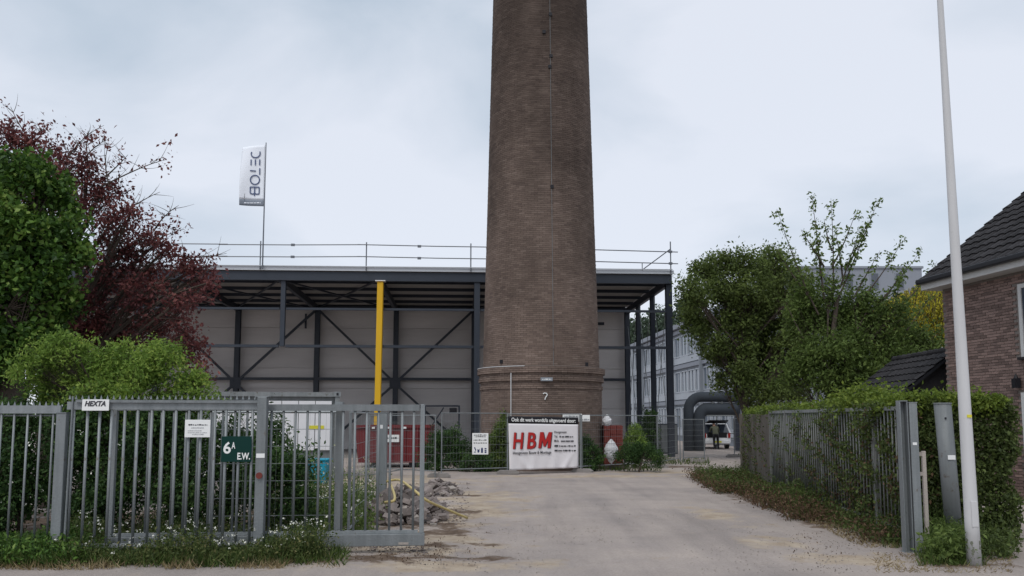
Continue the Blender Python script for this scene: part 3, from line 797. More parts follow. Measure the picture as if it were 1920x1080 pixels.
# ------------------------------------------------------------------ site cabin
def cabin():
    Y = 25.0; x1 = W(636, 740, Y)[0]; x0 = x1 - 3.7; zt = W(630, 736, Y)[2]; d = 2.4
    base = np.array([x1, Y, 0])
    root = thing('site_cabin', 'white panelled site cabin with grey steel frame half hidden by bushes behind the gate', 'cabin', base)
    b = MB(); b.box(((x0 + x1) / 2, Y + d / 2, (zt + .2) / 2 + .02), 3.6, d - .1, zt - .3); b.build('wall', 'galv_dull', root)
    n = 7; wv = 3.3 / n
    for k in range(n):
        b = MB(); b.box((x0 + .2 + wv * (k + .5), Y - .005, 1.55), wv - .018, .05, 1.42); bevel(b.build('panel', 'white', root), .008)
    b = MB(); b.beam((x0 + .1, Y - .02, zt - .06), (x1 - .1, Y - .02, zt - .06), .10, .13); b.build('top_rail', 'galv_dull', root)
    b = MB(); b.beam((x0 + .1, Y - .02, .18), (x1 - .1, Y - .02, .18), .10, .18); b.build('bottom_rail', 'galv_dull', root)
    for x in (x0 + .05, x1 - .05):
        for yy in (Y, Y + d):
            b = MB(); b.box((x, yy, zt / 2), .13, .13, zt - .14); b.build('corner_post', 'galv_dull', root)
            for z in (zt - .05, .07):
                b = MB(); b.box((x, yy, z), .19, .19, .14); cc = b.build('corner_casting', 'galv', root)
                b = MB(); b.box((x, yy - .098, z), .06, .01, .07); b.build('slot', 'black', cc)
    p = W(594, 801, Y - .04); b = MB(); b.box(p, .42, .01, .10); b.build('sticker', 'yellow_label', root)
    root.rotation_euler = (0, 0, rad(12.5))
    # blue bin
    p = G(598, 905); p[1] = 23.5; p[0] = W(598, 890, 23.5)[0]; p[2] = 0
    bn = thing('blue_bin', 'cyan blue plastic bin half hidden behind the gate bush', 'bin', p)
    b = MB(); t = .62
    b.box8([p + V3(q) for q in ((-.2, -.2, 0), (.2, -.2, 0), (.2, .2, 0), (-.2, .2, 0), (-.27, -.26, t), (.27, -.26, t), (.27, .26, t), (-.27, .26, t))])
    bevel(b.build('tub', 'cyan', bn), .03)
    b = MB(); b.box(p + [0, 0, t + .025], .60, .58, .05); bevel(b.build('lid', 'cyan', bn), .02)
cabin()

# ------------------------------------------------------------------ temporary mesh fence panels
def fence_panel(A, B, label, h=1.9, zA=.12, zB=.12, mesh=True, wires_v=.10, group=None):
    A, B = V3(A), V3(B); A = A.copy(); B = B.copy(); A[2] = zA; B[2] = zB
    base = (A + B) / 2; base[2] = 0
    root = thing('mesh_fence', label, 'fence', base, group)
    up = np.array([0, 0, h - .12]); d = unit(B - A)
    for p in (A + d * .03, B - d * .03):
        b = MB(); b.tube([p + [0, 0, -.10], p + up], .021, 7); b.build('post', 'galv', root)
    b = MB(); b.tube([A + up, B + up], .018, 6); b.build('top_rail', 'galv', root)
    b = MB(); b.tube([A + [0, 0, .08], B + [0, 0, .08]], .018, 6); b.build('bottom_rail', 'galv', root)
    if mesh:
        L = np.linalg.norm(B - A); n = int(L / wires_v)
        s = (np.arange(1, n) / n)[:, None]
        P0 = A + (B - A) * s + [0, 0, .08]; P1 = A + (B - A) * s + up
        hs = np.linspace(.08, h - .12, 8)[1:-1]
        Q0 = np.array([A + [0, 0, z] for z in hs]); Q1 = np.array([B + [0, 0, z] for z in hs])
        V, Q = seg_tubes(np.concatenate([P0, Q0]), np.concatenate([P1, Q1]), .0016, .0016, 3)
        V2, Q2 = seg_tubes(Q0, Q1, .004, .004, 3)
        V = np.concatenate([V, V2]); Q = np.concatenate([Q, Q2 + len(V) - len(V2)])
        link('wire_mesh', fast_mesh('wire_mesh', V, Q, 'galv_dull', base), root, None, 'stuff')
    return root
def foot(p, ang, label):
    p = V3(p); o = thing('ballast_block', label, 'concrete block', (p[0], p[1], 0), None)
    b = MB(); L, w, h = .35, .11, .13
    prof = [(-L, 0), (L, 0), (L, .06), (L - .1, h), (-L + .1, h), (-L, .06)]
    c, s = math.cos(ang), math.sin(ang)
    b.prism([(p[0] + c * x + s * w, p[1] + s * x - c * w, z + .001) for x, z in prof], (-s * 2 * w, c * 2 * w, 0))
    bevel(b.build('block', 'concrete', o), .012)
    b = MB(); b.tube([(p[0], p[1], h - .01), (p[0], p[1], h + .012)], .03, 8); b.build('socket', 'black', o)
FP = [G(826, 893), G(953, 889), G(1090, 886), G(1234, 877), G(1272, 872)]
fence_panel(FP[0], FP[1], 'temporary mesh fence panel with a small white notice, left of the company banner', 1.92)
pan_banner = fence_panel(FP[1], FP[2], 'temporary mesh fence panel that carries the white company banner', 1.90)
fence_panel(FP[2], FP[3], 'temporary mesh fence panel in front of the clipped dark shrub', 1.86)
P4 = G(1276, 868); P5 = G(1322, 866)
fence_panel(FP[3], P4, 'temporary mesh fence panel between the clipped shrub and the hall corner column', 1.85)
fence_panel(P4 + [.1, 0, 0], P5, 'swung-open short mesh fence panel beside the hall corner column', 1.72, wires_v=.06)
fence_panel(G(1376, 855), G(1420, 856), 'temporary mesh fence panel behind the overgrown fence end, across the drive', 1.75)
LP0 = G(690, 888); LP1 = G(817, 896)
fence_panel(LP0, LP1 , 'temporary mesh fence panel in front of the red skip', 1.85)
fence_panel(G(752, 893) , G(690, 905), 'loose mesh fence panel leaning toward the wide galvanised gatepost', 1.9)
foot(G(823, 895), rad(4), 'grey concrete fence foot beside the rubble heap')
foot(G(952, 889), rad(4), 'grey concrete fence foot under the left edge of the banner')
foot(G(1092, 886), rad(-25), 'grey concrete fence foot under the right edge of the banner')
foot(G(1234, 878), rad(10), 'grey concrete fence foot in front of the clipped shrub')
foot(G(1312, 868), rad(5), 'brown-grey concrete fence foot under the swung-open short panel')
foot(G(1376, 857), rad(5), 'dark concrete fence foot alone on the drive near the overgrown fence')

def banner():
    A, B = FP[1], FP[2]; d = unit(B - A); nrm = np.cross(d, [0, 0, 1.]); Y = A[1]
    tl = W(953, 780, A[1] - .06); tr = W(1084, 783, B[1] - .06); bl = W(955, 882, A[1] - .06); br = W(1085, 877, B[1] - .06)
    base = (bl + br) / 2
    root = thing('banner', 'white banner with big red HBM letters and black header, tied to the mesh fence', 'banner', base)
    nx, nz_ = 36, 24; rng = random.Random(1)
    def pt(s, t):
        p = (bl * (1 - s) + br * s) * (1 - t) + (tl * (1 - s) + tr * s) * t
        k = max(0, .45 - t) / .45
        w = .018 * k * (math.sin(s * 23 + 2 * t) + .6 * math.sin(s * 41 + 1 - 5 * t))
        w += .05 * k * (math.exp(-((s - .02 - .25 * k) / .03) ** 2) + math.exp(-((s - .98 + .2 * k) / .03) ** 2))
        return p + nrm * (w + .012 * math.sin(6 * t + 2 * s) * .3)
    def sheet(t0, t1, n, nm, m):
        v = [pt(i / nx, t0 + (t1 - t0) * j / n) for j in range(n + 1) for i in range(nx + 1)]; k = nx + 1
        f = [(a * k + i, a * k + i + 1, (a + 1) * k + i + 1, (a + 1) * k + i) for a in range(n) for i in range(nx)]
        b = MB(); b.add(v, f); o = b.build(nm, m, root, smooth=True); s = o.modifiers.new('t', 'SOLIDIFY'); s.thickness = .004; s.offset = 0
        return o
    TH_ = .862
    cl = sheet(0, TH_, nz_, 'sheet', 'banner'); hd = sheet(TH_, 1, 4, 'header', 'black')
    xd = unit(pt(1, .6) - pt(0, .6)); wd = np.linalg.norm(pt(1, .6) - pt(0, .6)); ht = (tl - bl)[2]; u = np.array([0, 0, 1.])
    def at(s, t): return pt(s, t) + nrm * .022
    text_mesh('Ook dit werk wordt/is uitgevoerd door:', .17, at(.04, TH_ + .04), unit(pt(1, .95) - pt(0, .95)), u, 'sign_white', 'lettering', hd, bold=.004, fit=wd * .92)
    for ch, s, fw in (('H', .05, .15), ('B', .25, .125), ('M', .41, .185)):
        if ch == 'M':
            for (m_, ds, dt_, dn, nm) in (('ink', .012, -.005, -.004, 'letter_shadow'), ('red_ink', 0, 0, .003, 'lettering')):
                o0 = at(s + ds, .40 + dt_) + nrm * dn; H_ = ht * .30; Wm = wd * fw * .93
                mb = MB(); mb.prism([o0 + xd * (x * Wm + .12 * y * H_) + u * y * H_ for x, y in ((0, 0), (.23, 0), (.25, .52), (.44, .10), (.55, .10), (.76, .52), (.77, 0), (1, 0), (1, 1), (.74, 1), (.51, .46), (.29, 1), (.02, 1))], nrm * .004)
                mb.build(nm, m_, cl)
            continue
        q = text_mesh(ch, ht * .42, at(s + .012, .395) - nrm * .004, xd, u, 'ink', 'letter_shadow', cl, shear=.12, bold=.014 if ch != 'M' else .005, fit=wd * fw)
        text_mesh(ch, ht * .42, at(s, .40) + nrm * .003, xd, u, 'red_ink', 'lettering', cl, shear=.12, bold=.016 if ch != 'M' else .006, fit=wd * fw)
    text_mesh('Hoogeveen Bouw & Montage', .125, at(.05, .295), unit(xd + [0, 0, .01]), u, 'ink', 'lettering', cl, bold=.002, fit=wd * .545)
    text_mesh('Hoogeveen', .10, at(.645, .69), xd, u, 'ink', 'lettering', cl, bold=.001, fit=wd * .18)
    text_mesh('Tel.', .10, at(.645, .605), xd, u, 'ink', 'lettering', cl, bold=.001, fit=wd * .05)
    text_mesh('Mob.', .10, at(.645, .52), xd, u, 'ink', 'lettering', cl, bold=.001, fit=wd * .07)
    strokes(at(.72, .605), xd, u, wd * .20, .06, 'ink', 'lettering', cl, 21); strokes(at(.74, .52), xd, u, wd * .20, .06, 'ink', 'lettering', cl, 22)
    strokes(at(.645, .425), xd, u, wd * .31, .055, 'ink', 'lettering', cl, 23); strokes(at(.645, .335), xd, u, wd * .31, .055, 'ink', 'lettering', cl, 24)
    for (s, t) in ((.0, .97), (1., .97), (0, .5), (1, .5), (.02, .02), (.98, .02)):
        p = pt(s, t); q = p - nrm * .05 + d * (-.05 if s < .5 else .05)
        b = MB(); b.tube([p + nrm * .01, q], .008, 5); b.build('cable_tie', 'black', root)
banner()
def notices():
    A, B = FP[0], FP[1]; d = unit(B - A); nrm = np.cross(d, [0, 0, 1.])
    Y = A[1] * .52 + B[1] * .48 - .05
    c = W(900.5, 832, Y); w, h = .50, .66
    root = thing('notice_board', 'small white site notice with text lines and pictograms on the mesh fence', 'sign', c - [0, 0, h / 2])
    b = MB(); b.box(c, w, .012, h); o = b.build('board', 'sign_white', root)
    f = np.array([0, -.007, 0])
    for k, (z, ww) in enumerate(((.255, .40), (.205, .34), (.10, .42), (.01, .42))):
        strokes(c + f + [-ww / 2, 0, z], (1, 0, 0), (0, 0, 1), ww, .032, 'ink', 'lettering', o, 30 + k)
    for k in range(4):
        p = c + f + [-.165 + .11 * k, 0, -.22]; b = MB()
        if k == 0:
            b.prism([p + V3(q) for q in ((-.03, 0, .10), (.0, 0, .12), (.04, 0, .03), (.02, 0, -.02), (.0, 0, .04))], (0, -.002, 0)); b.prism([p + V3(q) for q in ((-.04, 0, -.05), (.03, 0, -.05), (.02, 0, -.02), (-.03, 0, -.03))], (0, -.002, 0))
        elif k == 1:
            b.prism([p + V3(q) for q in ((-.035, 0, .06), (.0, 0, .03), (.035, 0, .07), (.03, 0, -.03), (.0, 0, -.06), (-.03, 0, -.04))], (0, -.002, 0))
        elif k == 2:
            b.prism([p + V3(q) for q in ((-.03, 0, -.06), (.03, 0, -.06), (.03, 0, .07), (.01, 0, .10), (-.01, 0, .10), (-.03, 0, .07))], (0, -.002, 0))
        else:
            for zz in (.06, 0, -.05): b.prism([p + V3(q) for q in ((-.03, 0, zz - .015), (.03, 0, zz - .015), (.03, 0, zz + .025), (-.03, 0, zz + .025))], (0, -.002, 0))
        b.build('pictogram', 'ink_blue', o)
    A, B = FP[1], FP[2]
    for (x0, x1, y0, y1, lab, yy) in ((1055, 1091, 776, 784, 'narrow white board on the fence top above the banner corner', .10), (1083, 1106, 778, 790, 'small white board tied to the fence post right of the banner', .04)):
        Y = FP[2][1] + yy; a = W(x0, y1, Y); b_ = W(x1, y0, Y); b = MB(); b.box((a + b_) / 2, b_[0] - a[0], .015, b_[2] - a[2])
        base = (a + b_) / 2; base[2] = a[2]
        rt = thing('white_board', lab, 'board', base)
        o = b.build('panel', 'sign_white', rt)
        strokes(a + [.06, -.03, .04], (1, 0, 0), (0, 0, 1), (b_[0] - a[0]) * .8, .05, 'grey_ink', 'lettering', o, x0)
notices()

# ------------------------------------------------------------------ sliding gate and front palisade
GL = G(110, 1050); GR = G(792, 1040); gd = unit(GR - GL); gn = np.array([gd[1], -gd[0], 0])   # gn points at the camera
def gpt(px, off, z, Y0=None):
    """point on the gate line below pixel column px, pushed back by off metres, at height z"""
    P0 = GL - gn * off; k = (px - CX) / F
    c1 = _c - (-(900 - CY) / F) * _s
    k = k / c1
    t = (k * P0[1] - P0[0]) / (gd[0] - k * gd[1]); p = P0 + gd * t; p[2] = z
    return p
def fronts():
    base = gpt(110, 0, 0)
    root = thing('palisade_fence', 'grey galvanised bar fence with spiked top rail, weeds at its foot', 'fence', base)
    z_top = 1.985
    # posts
    for px, w, zt in ((112, .115, 1.82), (489, .155, 2.03)):
        p = gpt(px, 0, 0); b = MB(); b.beam(p + [0, 0, .0], p + [0, 0, zt], w, .12, up=gd); po = bevel(b.build('post', 'galv', root), .008)
        b = MB(); b.box(p + [0, 0, zt + .004], w + .01, .13, .012, math.atan2(gd[1], gd[0])); b.build('cap', 'galv', po)
    # left bay and main bay
    def bay(p0, p1, step, z1, zr=1.90, r=.0165):
        a = gpt(p0, 0, 0); c = gpt(p1, 0, 0); L = np.linalg.norm(c - a); n = int(L / step)
        b = MB(); b.beam(a + [0, 0, zr], c + [0, 0, zr], .045, .10); b.build('top_rail', 'galv', root)
        bm = MB(); bm.tube([a + [0, 0, .14], a + [0, 0, z1]], r, 8); me = bm.mesh('bar', 'galv', ORG[root.name], True)
        rr = random.Random(p0)
        for k in range(n):
            o = link('bar', me, root); o.location = tuple((c - a) * ((k + .5) / n) + gd * rr.uniform(-.012, .012) + np.array([0, 0, rr.uniform(-.006, .006)]))
        ns = int(L / .075)
        for k in range(ns):
            pass
        bs = MB(); q = a + [0, 0, zr + .05 + (.03 if zr > 1.9 else 0)] + gn * (.045 if zr > 1.9 else 0); s = .016
        bs.add([q + gd * -s, q + gd * s, q + gn * .012, q - gn * .012, q + [0, 0, .055]], [(0, 2, 4), (2, 1, 4), (1, 3, 4), (3, 0, 4), (0, 3, 1, 2)])
        me = bs.mesh('spike', 'galv', ORG[root.name])
        for k in range(ns):
            o = link('spike', me, root); o.location = tuple((c - a) * ((k + .5) / ns))
    bay(-70, 108, .155, 1.86, 1.865, .014); bay(120, 481, .150, 1.90, 1.915, .0185)
    a, c = gpt(-70, .03, 1.79), gpt(107, .03, 1.79)
    b = MB(); b.tube([a, c], .012, 6); b.build('wire_rail', 'galv', root)
    a, c = gpt(135, -.045, 1.972), gpt(483, -.045, 1.966)
    b = MB(); b.beam(a, c, .03, .035); b.build('guide_rail', 'galv', root)
    a, c = gpt(126, -.03, 0), gpt(129, -.03, 2.03)
    b = MB(); b.tube([a, c], .014, 6); b.build('stay_rod', 'galv', root)
    a, c = gpt(-70, 0, .17), gpt(481, 0, .17)
    b = MB(); b.beam(a, c, .03, .05); b.build('bottom_rail', 'galv_dull', root)
    # sticker and red reflector on the mid post
    p = gpt(487, -.082, 1.28); b = MB(); b.box(p, .105, .004, .055, math.atan2(gd[1], gd[0])); b.build('sticker', 'sign_white', root)
    p = gpt(486, -.082, 1.03); b = MB(); b.tube([p, p + gn * .03], .04, 14); rl = b.build('reflector', 'redbrick', root)
    # second row of bars: the retracted sliding gate
    g = thing('sliding_gate', 'grey galvanised sliding gate with heavy bottom beam projecting past the fence post', 'gate', gpt(600, .17, 0))
    O = .17
    a, c = gpt(205, O, 0), gpt(797, O, 0); an = math.atan2(gd[1], gd[0])
    b = MB(); b.beam(a + [0, 0, .175], c + [0, 0, .175], .12, .155); bm = bevel(b.build('bottom_beam', 'galv', g), .008)
    p = gpt(758, O - .063, .13); b = MB(); b.box(p, .13, .004, .03, an); b.build('type_plate', 'pale_stone', bm)
    b = MB(); b.beam(a + [0, 0, .275], c - gd * .09 + [0, 0, .275], .05, .04); b.build('lower_rail', 'galv', g)
    b = MB(); b.beam(a + [0, 0, 1.895], c - gd * .081 + [0, 0, 1.895], .06, .085); b.build('top_rail', 'galv', g)
    for q in (c - gd * .04, a + gd * .04):
        b = MB(); b.beam(q + [0, 0, .255], q + [0, 0, 1.94], .08, .06, up=gd); bevel(b.build('stile', 'galv', g), .006)
    L = np.linalg.norm(c - a); n = int(L / .1545)
    bm = MB(); bm.tube([a + [0, 0, .29], a + [0, 0, 1.86]], .0165, 8); me = bm.mesh('bar', 'galv', ORG[g.name], True)
    for k in range(1, n):
        o = link('bar', me, g); o.location = tuple((c - a) * (k / n))
    # portal that guides the gate
    p = thing('gate_portal', 'pair of galvanised guide posts behind the sliding gate, joined at the top', 'gate post', gpt(632, .36, 0))
    for off in (.32, .46):
        q = gpt(634, off, 0); b = MB(); b.beam(q, q + [0, 0, 1.93], .085, .08, up=gd); b.build('post', 'galv_dull', p)
    q = gpt(634, .39, 1.95); b = MB(); b.box(q, .10, .24, .05, an); b.build('yoke', 'galv', p)
    return root
fronts()
def gate_signs():
    an = math.atan2(gd[1], gd[0]); u = np.array([0, 0, 1.])
    def board(px0, px1, py0, py1, m, name, lab, off=-.05):
        a = gpt(px0, off, 0); c = gpt(px1, off, 0); zt = W((px0 + px1) / 2, py0, (a[1] + c[1]) / 2)[2]; zb = W((px0 + px1) / 2, py1, (a[1] + c[1]) / 2)[2]
        mid = (a + c) / 2; base = mid.copy(); base[2] = zb
        rt = thing(name, lab, 'sign', base); b = MB(); mid[2] = (zt + zb) / 2
        b.box(mid, np.linalg.norm(c - a), .008, zt - zb, an); o = bevel(b.build('plate', m, rt), .003)
        bl = a.copy(); bl[2] = zb; bl = bl + gn * .006
        return rt, o, bl, np.linalg.norm(c - a), zt - zb
    rt, o, bl, w, h = board(147, 198, 749, 770, 'sign_white', 'name_sign', 'white HEXTA name sign on the spiked top rail', -.075)
    text_mesh('HEXTA', h * .62, bl + gd * w * .10 + u * h * .42, gd, u, 'ink', 'lettering', o, shear=.25, bold=.0035, fit=w * .78)
    rt, o, bl, w, h = board(343, 391, 787, 820, 'sign_white', 'paper_notice', 'white paper notice with lines of small print on the bar fence')
    for k, (z, x, ww, hh) in enumerate(((.68, .14, .74, .075), (.52, .25, .5, .05), (.36, .12, .55, .05), (.25, .12, .75, .04), (.15, .3, .45, .04))):
        strokes(bl + gd * w * x + u * h * z, gd, u, w * ww, h * hh, 'ink' if k == 0 else 'grey_ink', 'lettering', o, 40 + k)
    rt, o, bl, w, h = board(413, 470, 818, 866, 'green_sign', 'number_sign', 'dark green house number sign reading 6A E.W. on the bar fence')
    text_mesh('6', h * .62, bl + gd * w * .07 + u * h * .34, gd, u, 'sign_white', 'lettering', o, bold=.004, fit=w * .25)
    text_mesh('A', h * .36, bl + gd * w * .34 + u * h * .52, gd, u, 'sign_white', 'lettering', o, bold=.002, fit=w * .12)
    text_mesh('E.W.', h * .36, bl + gd * w * .54 + u * h * .10, gd, u, 'sign_white', 'lettering', o, bold=.003, fit=w * .42)
gate_signs()
# mesh panel and wide post behind the gate
PB = gpt(392, .75, 0); PC = gpt(640, .75, 0)
fence_panel(PB, PC, 'temporary mesh fence panel standing directly behind the sliding gate', 1.84, wires_v=.2)
def wide_post():
    p = G(716, 962); root = thing('gate_post', 'wide galvanised box gatepost standing at the rubble heap', 'gate post', p)
    b = MB(); b.box(p + [0, 0, .93], .155, .155, 1.86); bevel(b.build('post', 'galv', root), .012)
    b = MB(); b.box(p + [0, 0, 1.865], .17, .17, .012); b.build('cap', 'galv', root)
    b = MB(); b.box(p + [0, 0, .006], .3, .3, .012); b.build('base_plate', 'galv_dull', root)
    b = MB(); b.box(p + [0, 0, 1.6] - np.array([.02, .08, 0]), .05, .006, .07); b.build('sticker', 'sign_white', root)
    q = p + [0, 0, 0]
    fence_panel(PC + [.05, .3, 0], q + [-.1, 0, 0], 'mesh fence panel running back from the guide posts to the wide gatepost', 1.84, wires_v=.2)
wide_post()

# ------------------------------------------------------------------ right hand posts and lamp post
def right_posts():
    root = thing('receiving_portal', 'two square galvanised posts that receive the sliding gate beside the hedge', 'gate post', G(1705, 1036))
    for (pb, pt_, w, zt, st) in (((1703, 1036), None, .095, 1.98, False), ((1721, 1036), None, .105, 1.96, True)):
        p = G(*pb); b = MB()
        for (dx, dy, sx, sy) in ((-w / 2, 0, .012, .11), (w / 2, 0, .012, .11), (0, .05, w - .012, .012)) if not st else ((0, 0, w, .11),):
            b.box(p + [dx, dy, zt / 2], sx, sy, zt)
        o = b.build('post', 'galv', root)
        b = MB(); b.box(p + [0, 0, zt + .005], w + .012, .122, .010); b.build('cap', 'galv', root)
        b = MB(); b.box(p + [0, 0, .006], w + .06, .16, .012); b.build('base_plate', 'galv', root)
        if st:
            b = MB(); b.box(p + [0, -.058, 1.42], .055, .004, .035); b.build('sticker', 'sign_white', root)
    p = G(1740, 1035); root = thing('latch_post', 'slim pale strip post with two catches between the grey posts', 'post', p)
    b = MB(); b.box(p + [0, 0, .66], .05, .04, 1.32); bevel(b.build('post', 'pale_stone', root), .004)
    for z in (1.28, 1.02):
        b = MB(); b.box(p + [-.045, 0, z], .055, .035, .05); b.build('catch', 'pale_stone', root)
    p = G(1792, 1030); t = W(1767, 757, p[1]); root = thing('leaning_post', 'thick grey galvanised post leaning beside the white lamp post', 'post', p)
    b = MB(); b.tube([p, t], [.105, .11], 16); b.build('post', 'galv_dull', root, smooth=True)
    b = MB(); b.tube([t, t + [0, 0, .012]], .118, 16); b.build('cap', 'galv', root)
    m = p * .37 + t * .63; b = MB(); b.box(m + [.0, -.115, 0], .10, .006, .06); b.build('sticker', 'sign_white', root)
    for f in (.9, .15):
        m = p * (1 - f) + t * f; b = MB(); b.tube([m + [-.03, -.10, 0], m + [-.03, -.118, 0]], .012, 8); b.build('bolt', 'black', root)
    p = G(1827, 1062); t = W(1762, -10, p[1]); d = (t - p); 
    root = thing('lamp_post', 'tall tapering white lamp post with grimy foot and a small yellow tag', 'lamp post', p)
    b = MB(); zz = np.linspace(0, 1.16, 16)
    b.tube([p + d * k for k in zz], [.083 - .055 * k / 1.16 for k in zz], 20); b.build('pole', 'lamp_post', root, smooth=True)
    rng = random.Random(4)
    for k in range(26):
        a = rng.uniform(math.pi, 2 * math.pi); h = rng.uniform(.02, .42) ** 1.3; r = .0845; s = rng.uniform(.006, .02)
        c = p + d * (h / d[2]) + V3((r * math.cos(a), r * math.sin(a), 0)); tn = V3((-math.sin(a), math.cos(a), 0)); nn = V3((math.cos(a), math.sin(a), 0))
        b = MB(); b.prism([c + tn * s * math.cos(q) * rng.uniform(.6, 1.3) + V3((0, 0, 1)) * s * 1.5 * math.sin(q) * rng.uniform(.6, 1.3) for q in np.linspace(0, 5.3, 6)], -nn * .004)
        b.build('grime_patch', 'grime', root)
    q = p + d * (.62 / d[2]); b = MB(); b.box(q + [0, -.0785, 0], .075, .012, .30); bevel(b.build('access_hatch', 'lamp_post', root), .004)
    q = p + d * .25; b = MB(); b.box(q + [.01, -.074, 0], .055, .008, .035); b.build('tag', 'yellow_label', root)
    top = p + d * 1.16; b = MB()
    b.tube([top, top + [-.05, -.1, .2], top + [-.3, -.5, .35]], .025, 8); b.build('arm', 'lamp_post', root)
    b = MB(); b.box(top + [-.42, -.75, .36], .24, .6, .09, .35); bevel(b.build('lantern', 'galv', root), .03)
right_posts()

# ------------------------------------------------------------------ overgrown fence and hedge on the right
RF0 = G(1712, 1024); RF1 = G(1448, 925); RF2 = G(1400, 898)
def right_fence():
    d = unit(RF1 - RF0); L = np.linalg.norm(RF1 - RF0)
    RFX = RF1
    root = thing('bar_fence', 'dull grey bar fence overgrown by the hedge along the drive', 'fence', RF0)
    b = MB(); b.beam(RF0 + [0, 0, 1.90], RFX + [0, 0, 1.90], .045, .06); b.build('top_rail', 'galv_dull', root)
    b = MB(); b.beam(RF0 + [0, 0, .2], RFX + [0, 0, .2], .03, .04); b.build('bottom_rail', 'fence_old', root)
    n = int(L / .145); b = MB(); b.tube([RF0 + [0, 0, .1], RF0 + [0, 0, 1.90]], .0135, 6); me = b.mesh('bar', 'fence_old', ORG[root.name], True)
    for k in range(1, n):
        o = link('bar', me, root); o.location = tuple((RFX - RF0) * (k / n))
    for f in (.16, .5, .82, 1.0):
        p = RF0 + (RFX - RF0) * f; b = MB(); b.beam(p, p + [0, 0, 1.94], .055, .055, up=d); b.build('post', 'fence_old', root)
    # boarded end
    root = thing('board_fence', 'weathered brown board fence closing the far end of the hedge', 'fence', RF1)
    A, B = RF1 + (RF2 - RF1) * .03, RF2 + (RF2 - RF1) * .10; n = 9
    rr = random.Random(3); e = unit(B - A)
    for k in range(n):
        p = A + (B - A) * ((k + .5) / n); b = MB(); w = np.linalg.norm(B - A) / n - .012
        b.beam(p + [rr.uniform(-.008, .008), 0, .02], p + [rr.uniform(-.008, .008), 0, 1.86 + rr.uniform(-.02, .02)], w, .025, up=np.array([-e[1], e[0], 0])); b.build('board', 'board', root)
    b = MB(); b.beam(A + [.04, 0, 1.5], B + [.04, 0, 1.5], .05, .08); b.build('rail', 'board', root)
    b = MB(); b.box(B + [0, .05, .95], .16, .16, 1.9); b.build('post', 'board', root)
right_fence()

def hedge():
    rng = np.random.default_rng(21)
    d = unit(RF2 - RF0); side = np.array([d[1], -d[0], 0]); L = np.linalg.norm(RF2 - RF0)
    root = thing('hedge', 'dense clipped green hedge behind the bar fence with bright new growth on top', 'hedge', RF0 + side * .6)
    def height(s): return 1.99 + .05 * np.sin(s * 1.9) + .04 * np.sin(s * 4.3 + 1) - .006 * s
    def pos(s, w, z): return RF0 + d * s[:, None] + side * w[:, None] + np.array([0, 0, 1.]) * z[:, None]
    LL = L + .2; TW = 1.2; S0 = .15
    n = 90000; s = S0 + rng.random(n) ** 1.5 * LL; z = rng.random(n) * height(s)
    lump = .5 + .5 * np.sin(s * 5.1 + 3 * np.sin(z * 3.1)) * np.sin(z * 4.7 + s * 2.2)
    w = np.abs(rng.normal(0, .17, n)) + .04 - .46 * lump * rng.random(n) * np.interp(s, [0, .8, 1.6, 9, 13], [.3, .5, 1, 1, .5])
    keep = rng.random(n) < .35 + .65 * lump
    P1 = pos(s, w, z)[keep]
    brown = (rng.random(len(P1)) < np.clip(.62 - .26 * P1[:, 2], .05, .6) * (.4 + .6 * np.sin(P1[:, 1] * 2.3 + P1[:, 2]) ** 2))
    n = 30000; x = rng.random(n) * 1.55; zz = rng.random(n) * 2.02
    lump = .5 + .5 * np.sin(x * 6.3 + 2 * np.sin(zz * 4)) * np.sin(zz * 5.2 + 1)
    P2 = np.stack([RF0[0] + .05 + x * (1 + .04 * np.sin(zz * 5)), RF0[1] + .22 - .14 * lump + np.abs(rng.normal(0, .14, n)), zz], 1)
    P2 = P2[rng.random(n) < .45 + .55 * lump]
    n = 14000; s = S0 + rng.random(n) * LL; P3 = pos(s, TW + .25 - np.abs(rng.normal(0, .15, n)), rng.random(n) * height(s))
    n = 30000; s = S0 + rng.random(n) ** 1.4 * LL; w = rng.random(n) * (TW + .2) - .02
    P4 = pos(s, w, height(s) - np.abs(rng.normal(0, .10, n)) + .03)
    P4b = np.stack([RF0[0] + rng.random(7000) * 1.55, RF0[1] + .1 + rng.random(7000) * 1.2, 2.02 - np.abs(rng.normal(0, .10, 7000)) + .04], 1)
    P = np.concatenate([P1[~brown], P2, P3])
    leaves('foliage', P, .055, 'leaf_hedge', root, rng, .6)
    leaves('dry_foliage', P1[brown], .05, 'leaf_brown', root, rng, .5)
    n = 1500; s = S0 + rng.random(n) * LL; sh = pos(s, rng.random(n) * TW, height(s))
    tip = sh + np.stack([rng.normal(0, .05, n), rng.normal(0, .05, n), rng.uniform(.0, .14, n)], 1)
    Pt = np.repeat(tip, 4, 0) + rng.normal(0, .035, (4 * n, 3))
    c = W(1625, 748, 14.6); Pc = c + rng.normal(size=(2600, 3)) * [.26, .3, .12]
    leaves('new_growth', np.concatenate([P4, P4b, Pt, Pc]), .06, 'leaf_hedgetop', root, rng, .6)
    A = pos(S0 + .4 + rng.random(700) * LL, rng.uniform(.3, .9, 700) * TW, np.zeros(700)); B = A + np.stack([rng.normal(0, .12, 700), rng.normal(0, .2, 700), rng.uniform(1.0, 1.7, 700)], 1)
    V, Q = seg_tubes(A, B, .014, .004, 4); link('stems', fast_mesh('stems', V, Q, 'bark', ORG[root.name]), root)
hedge()

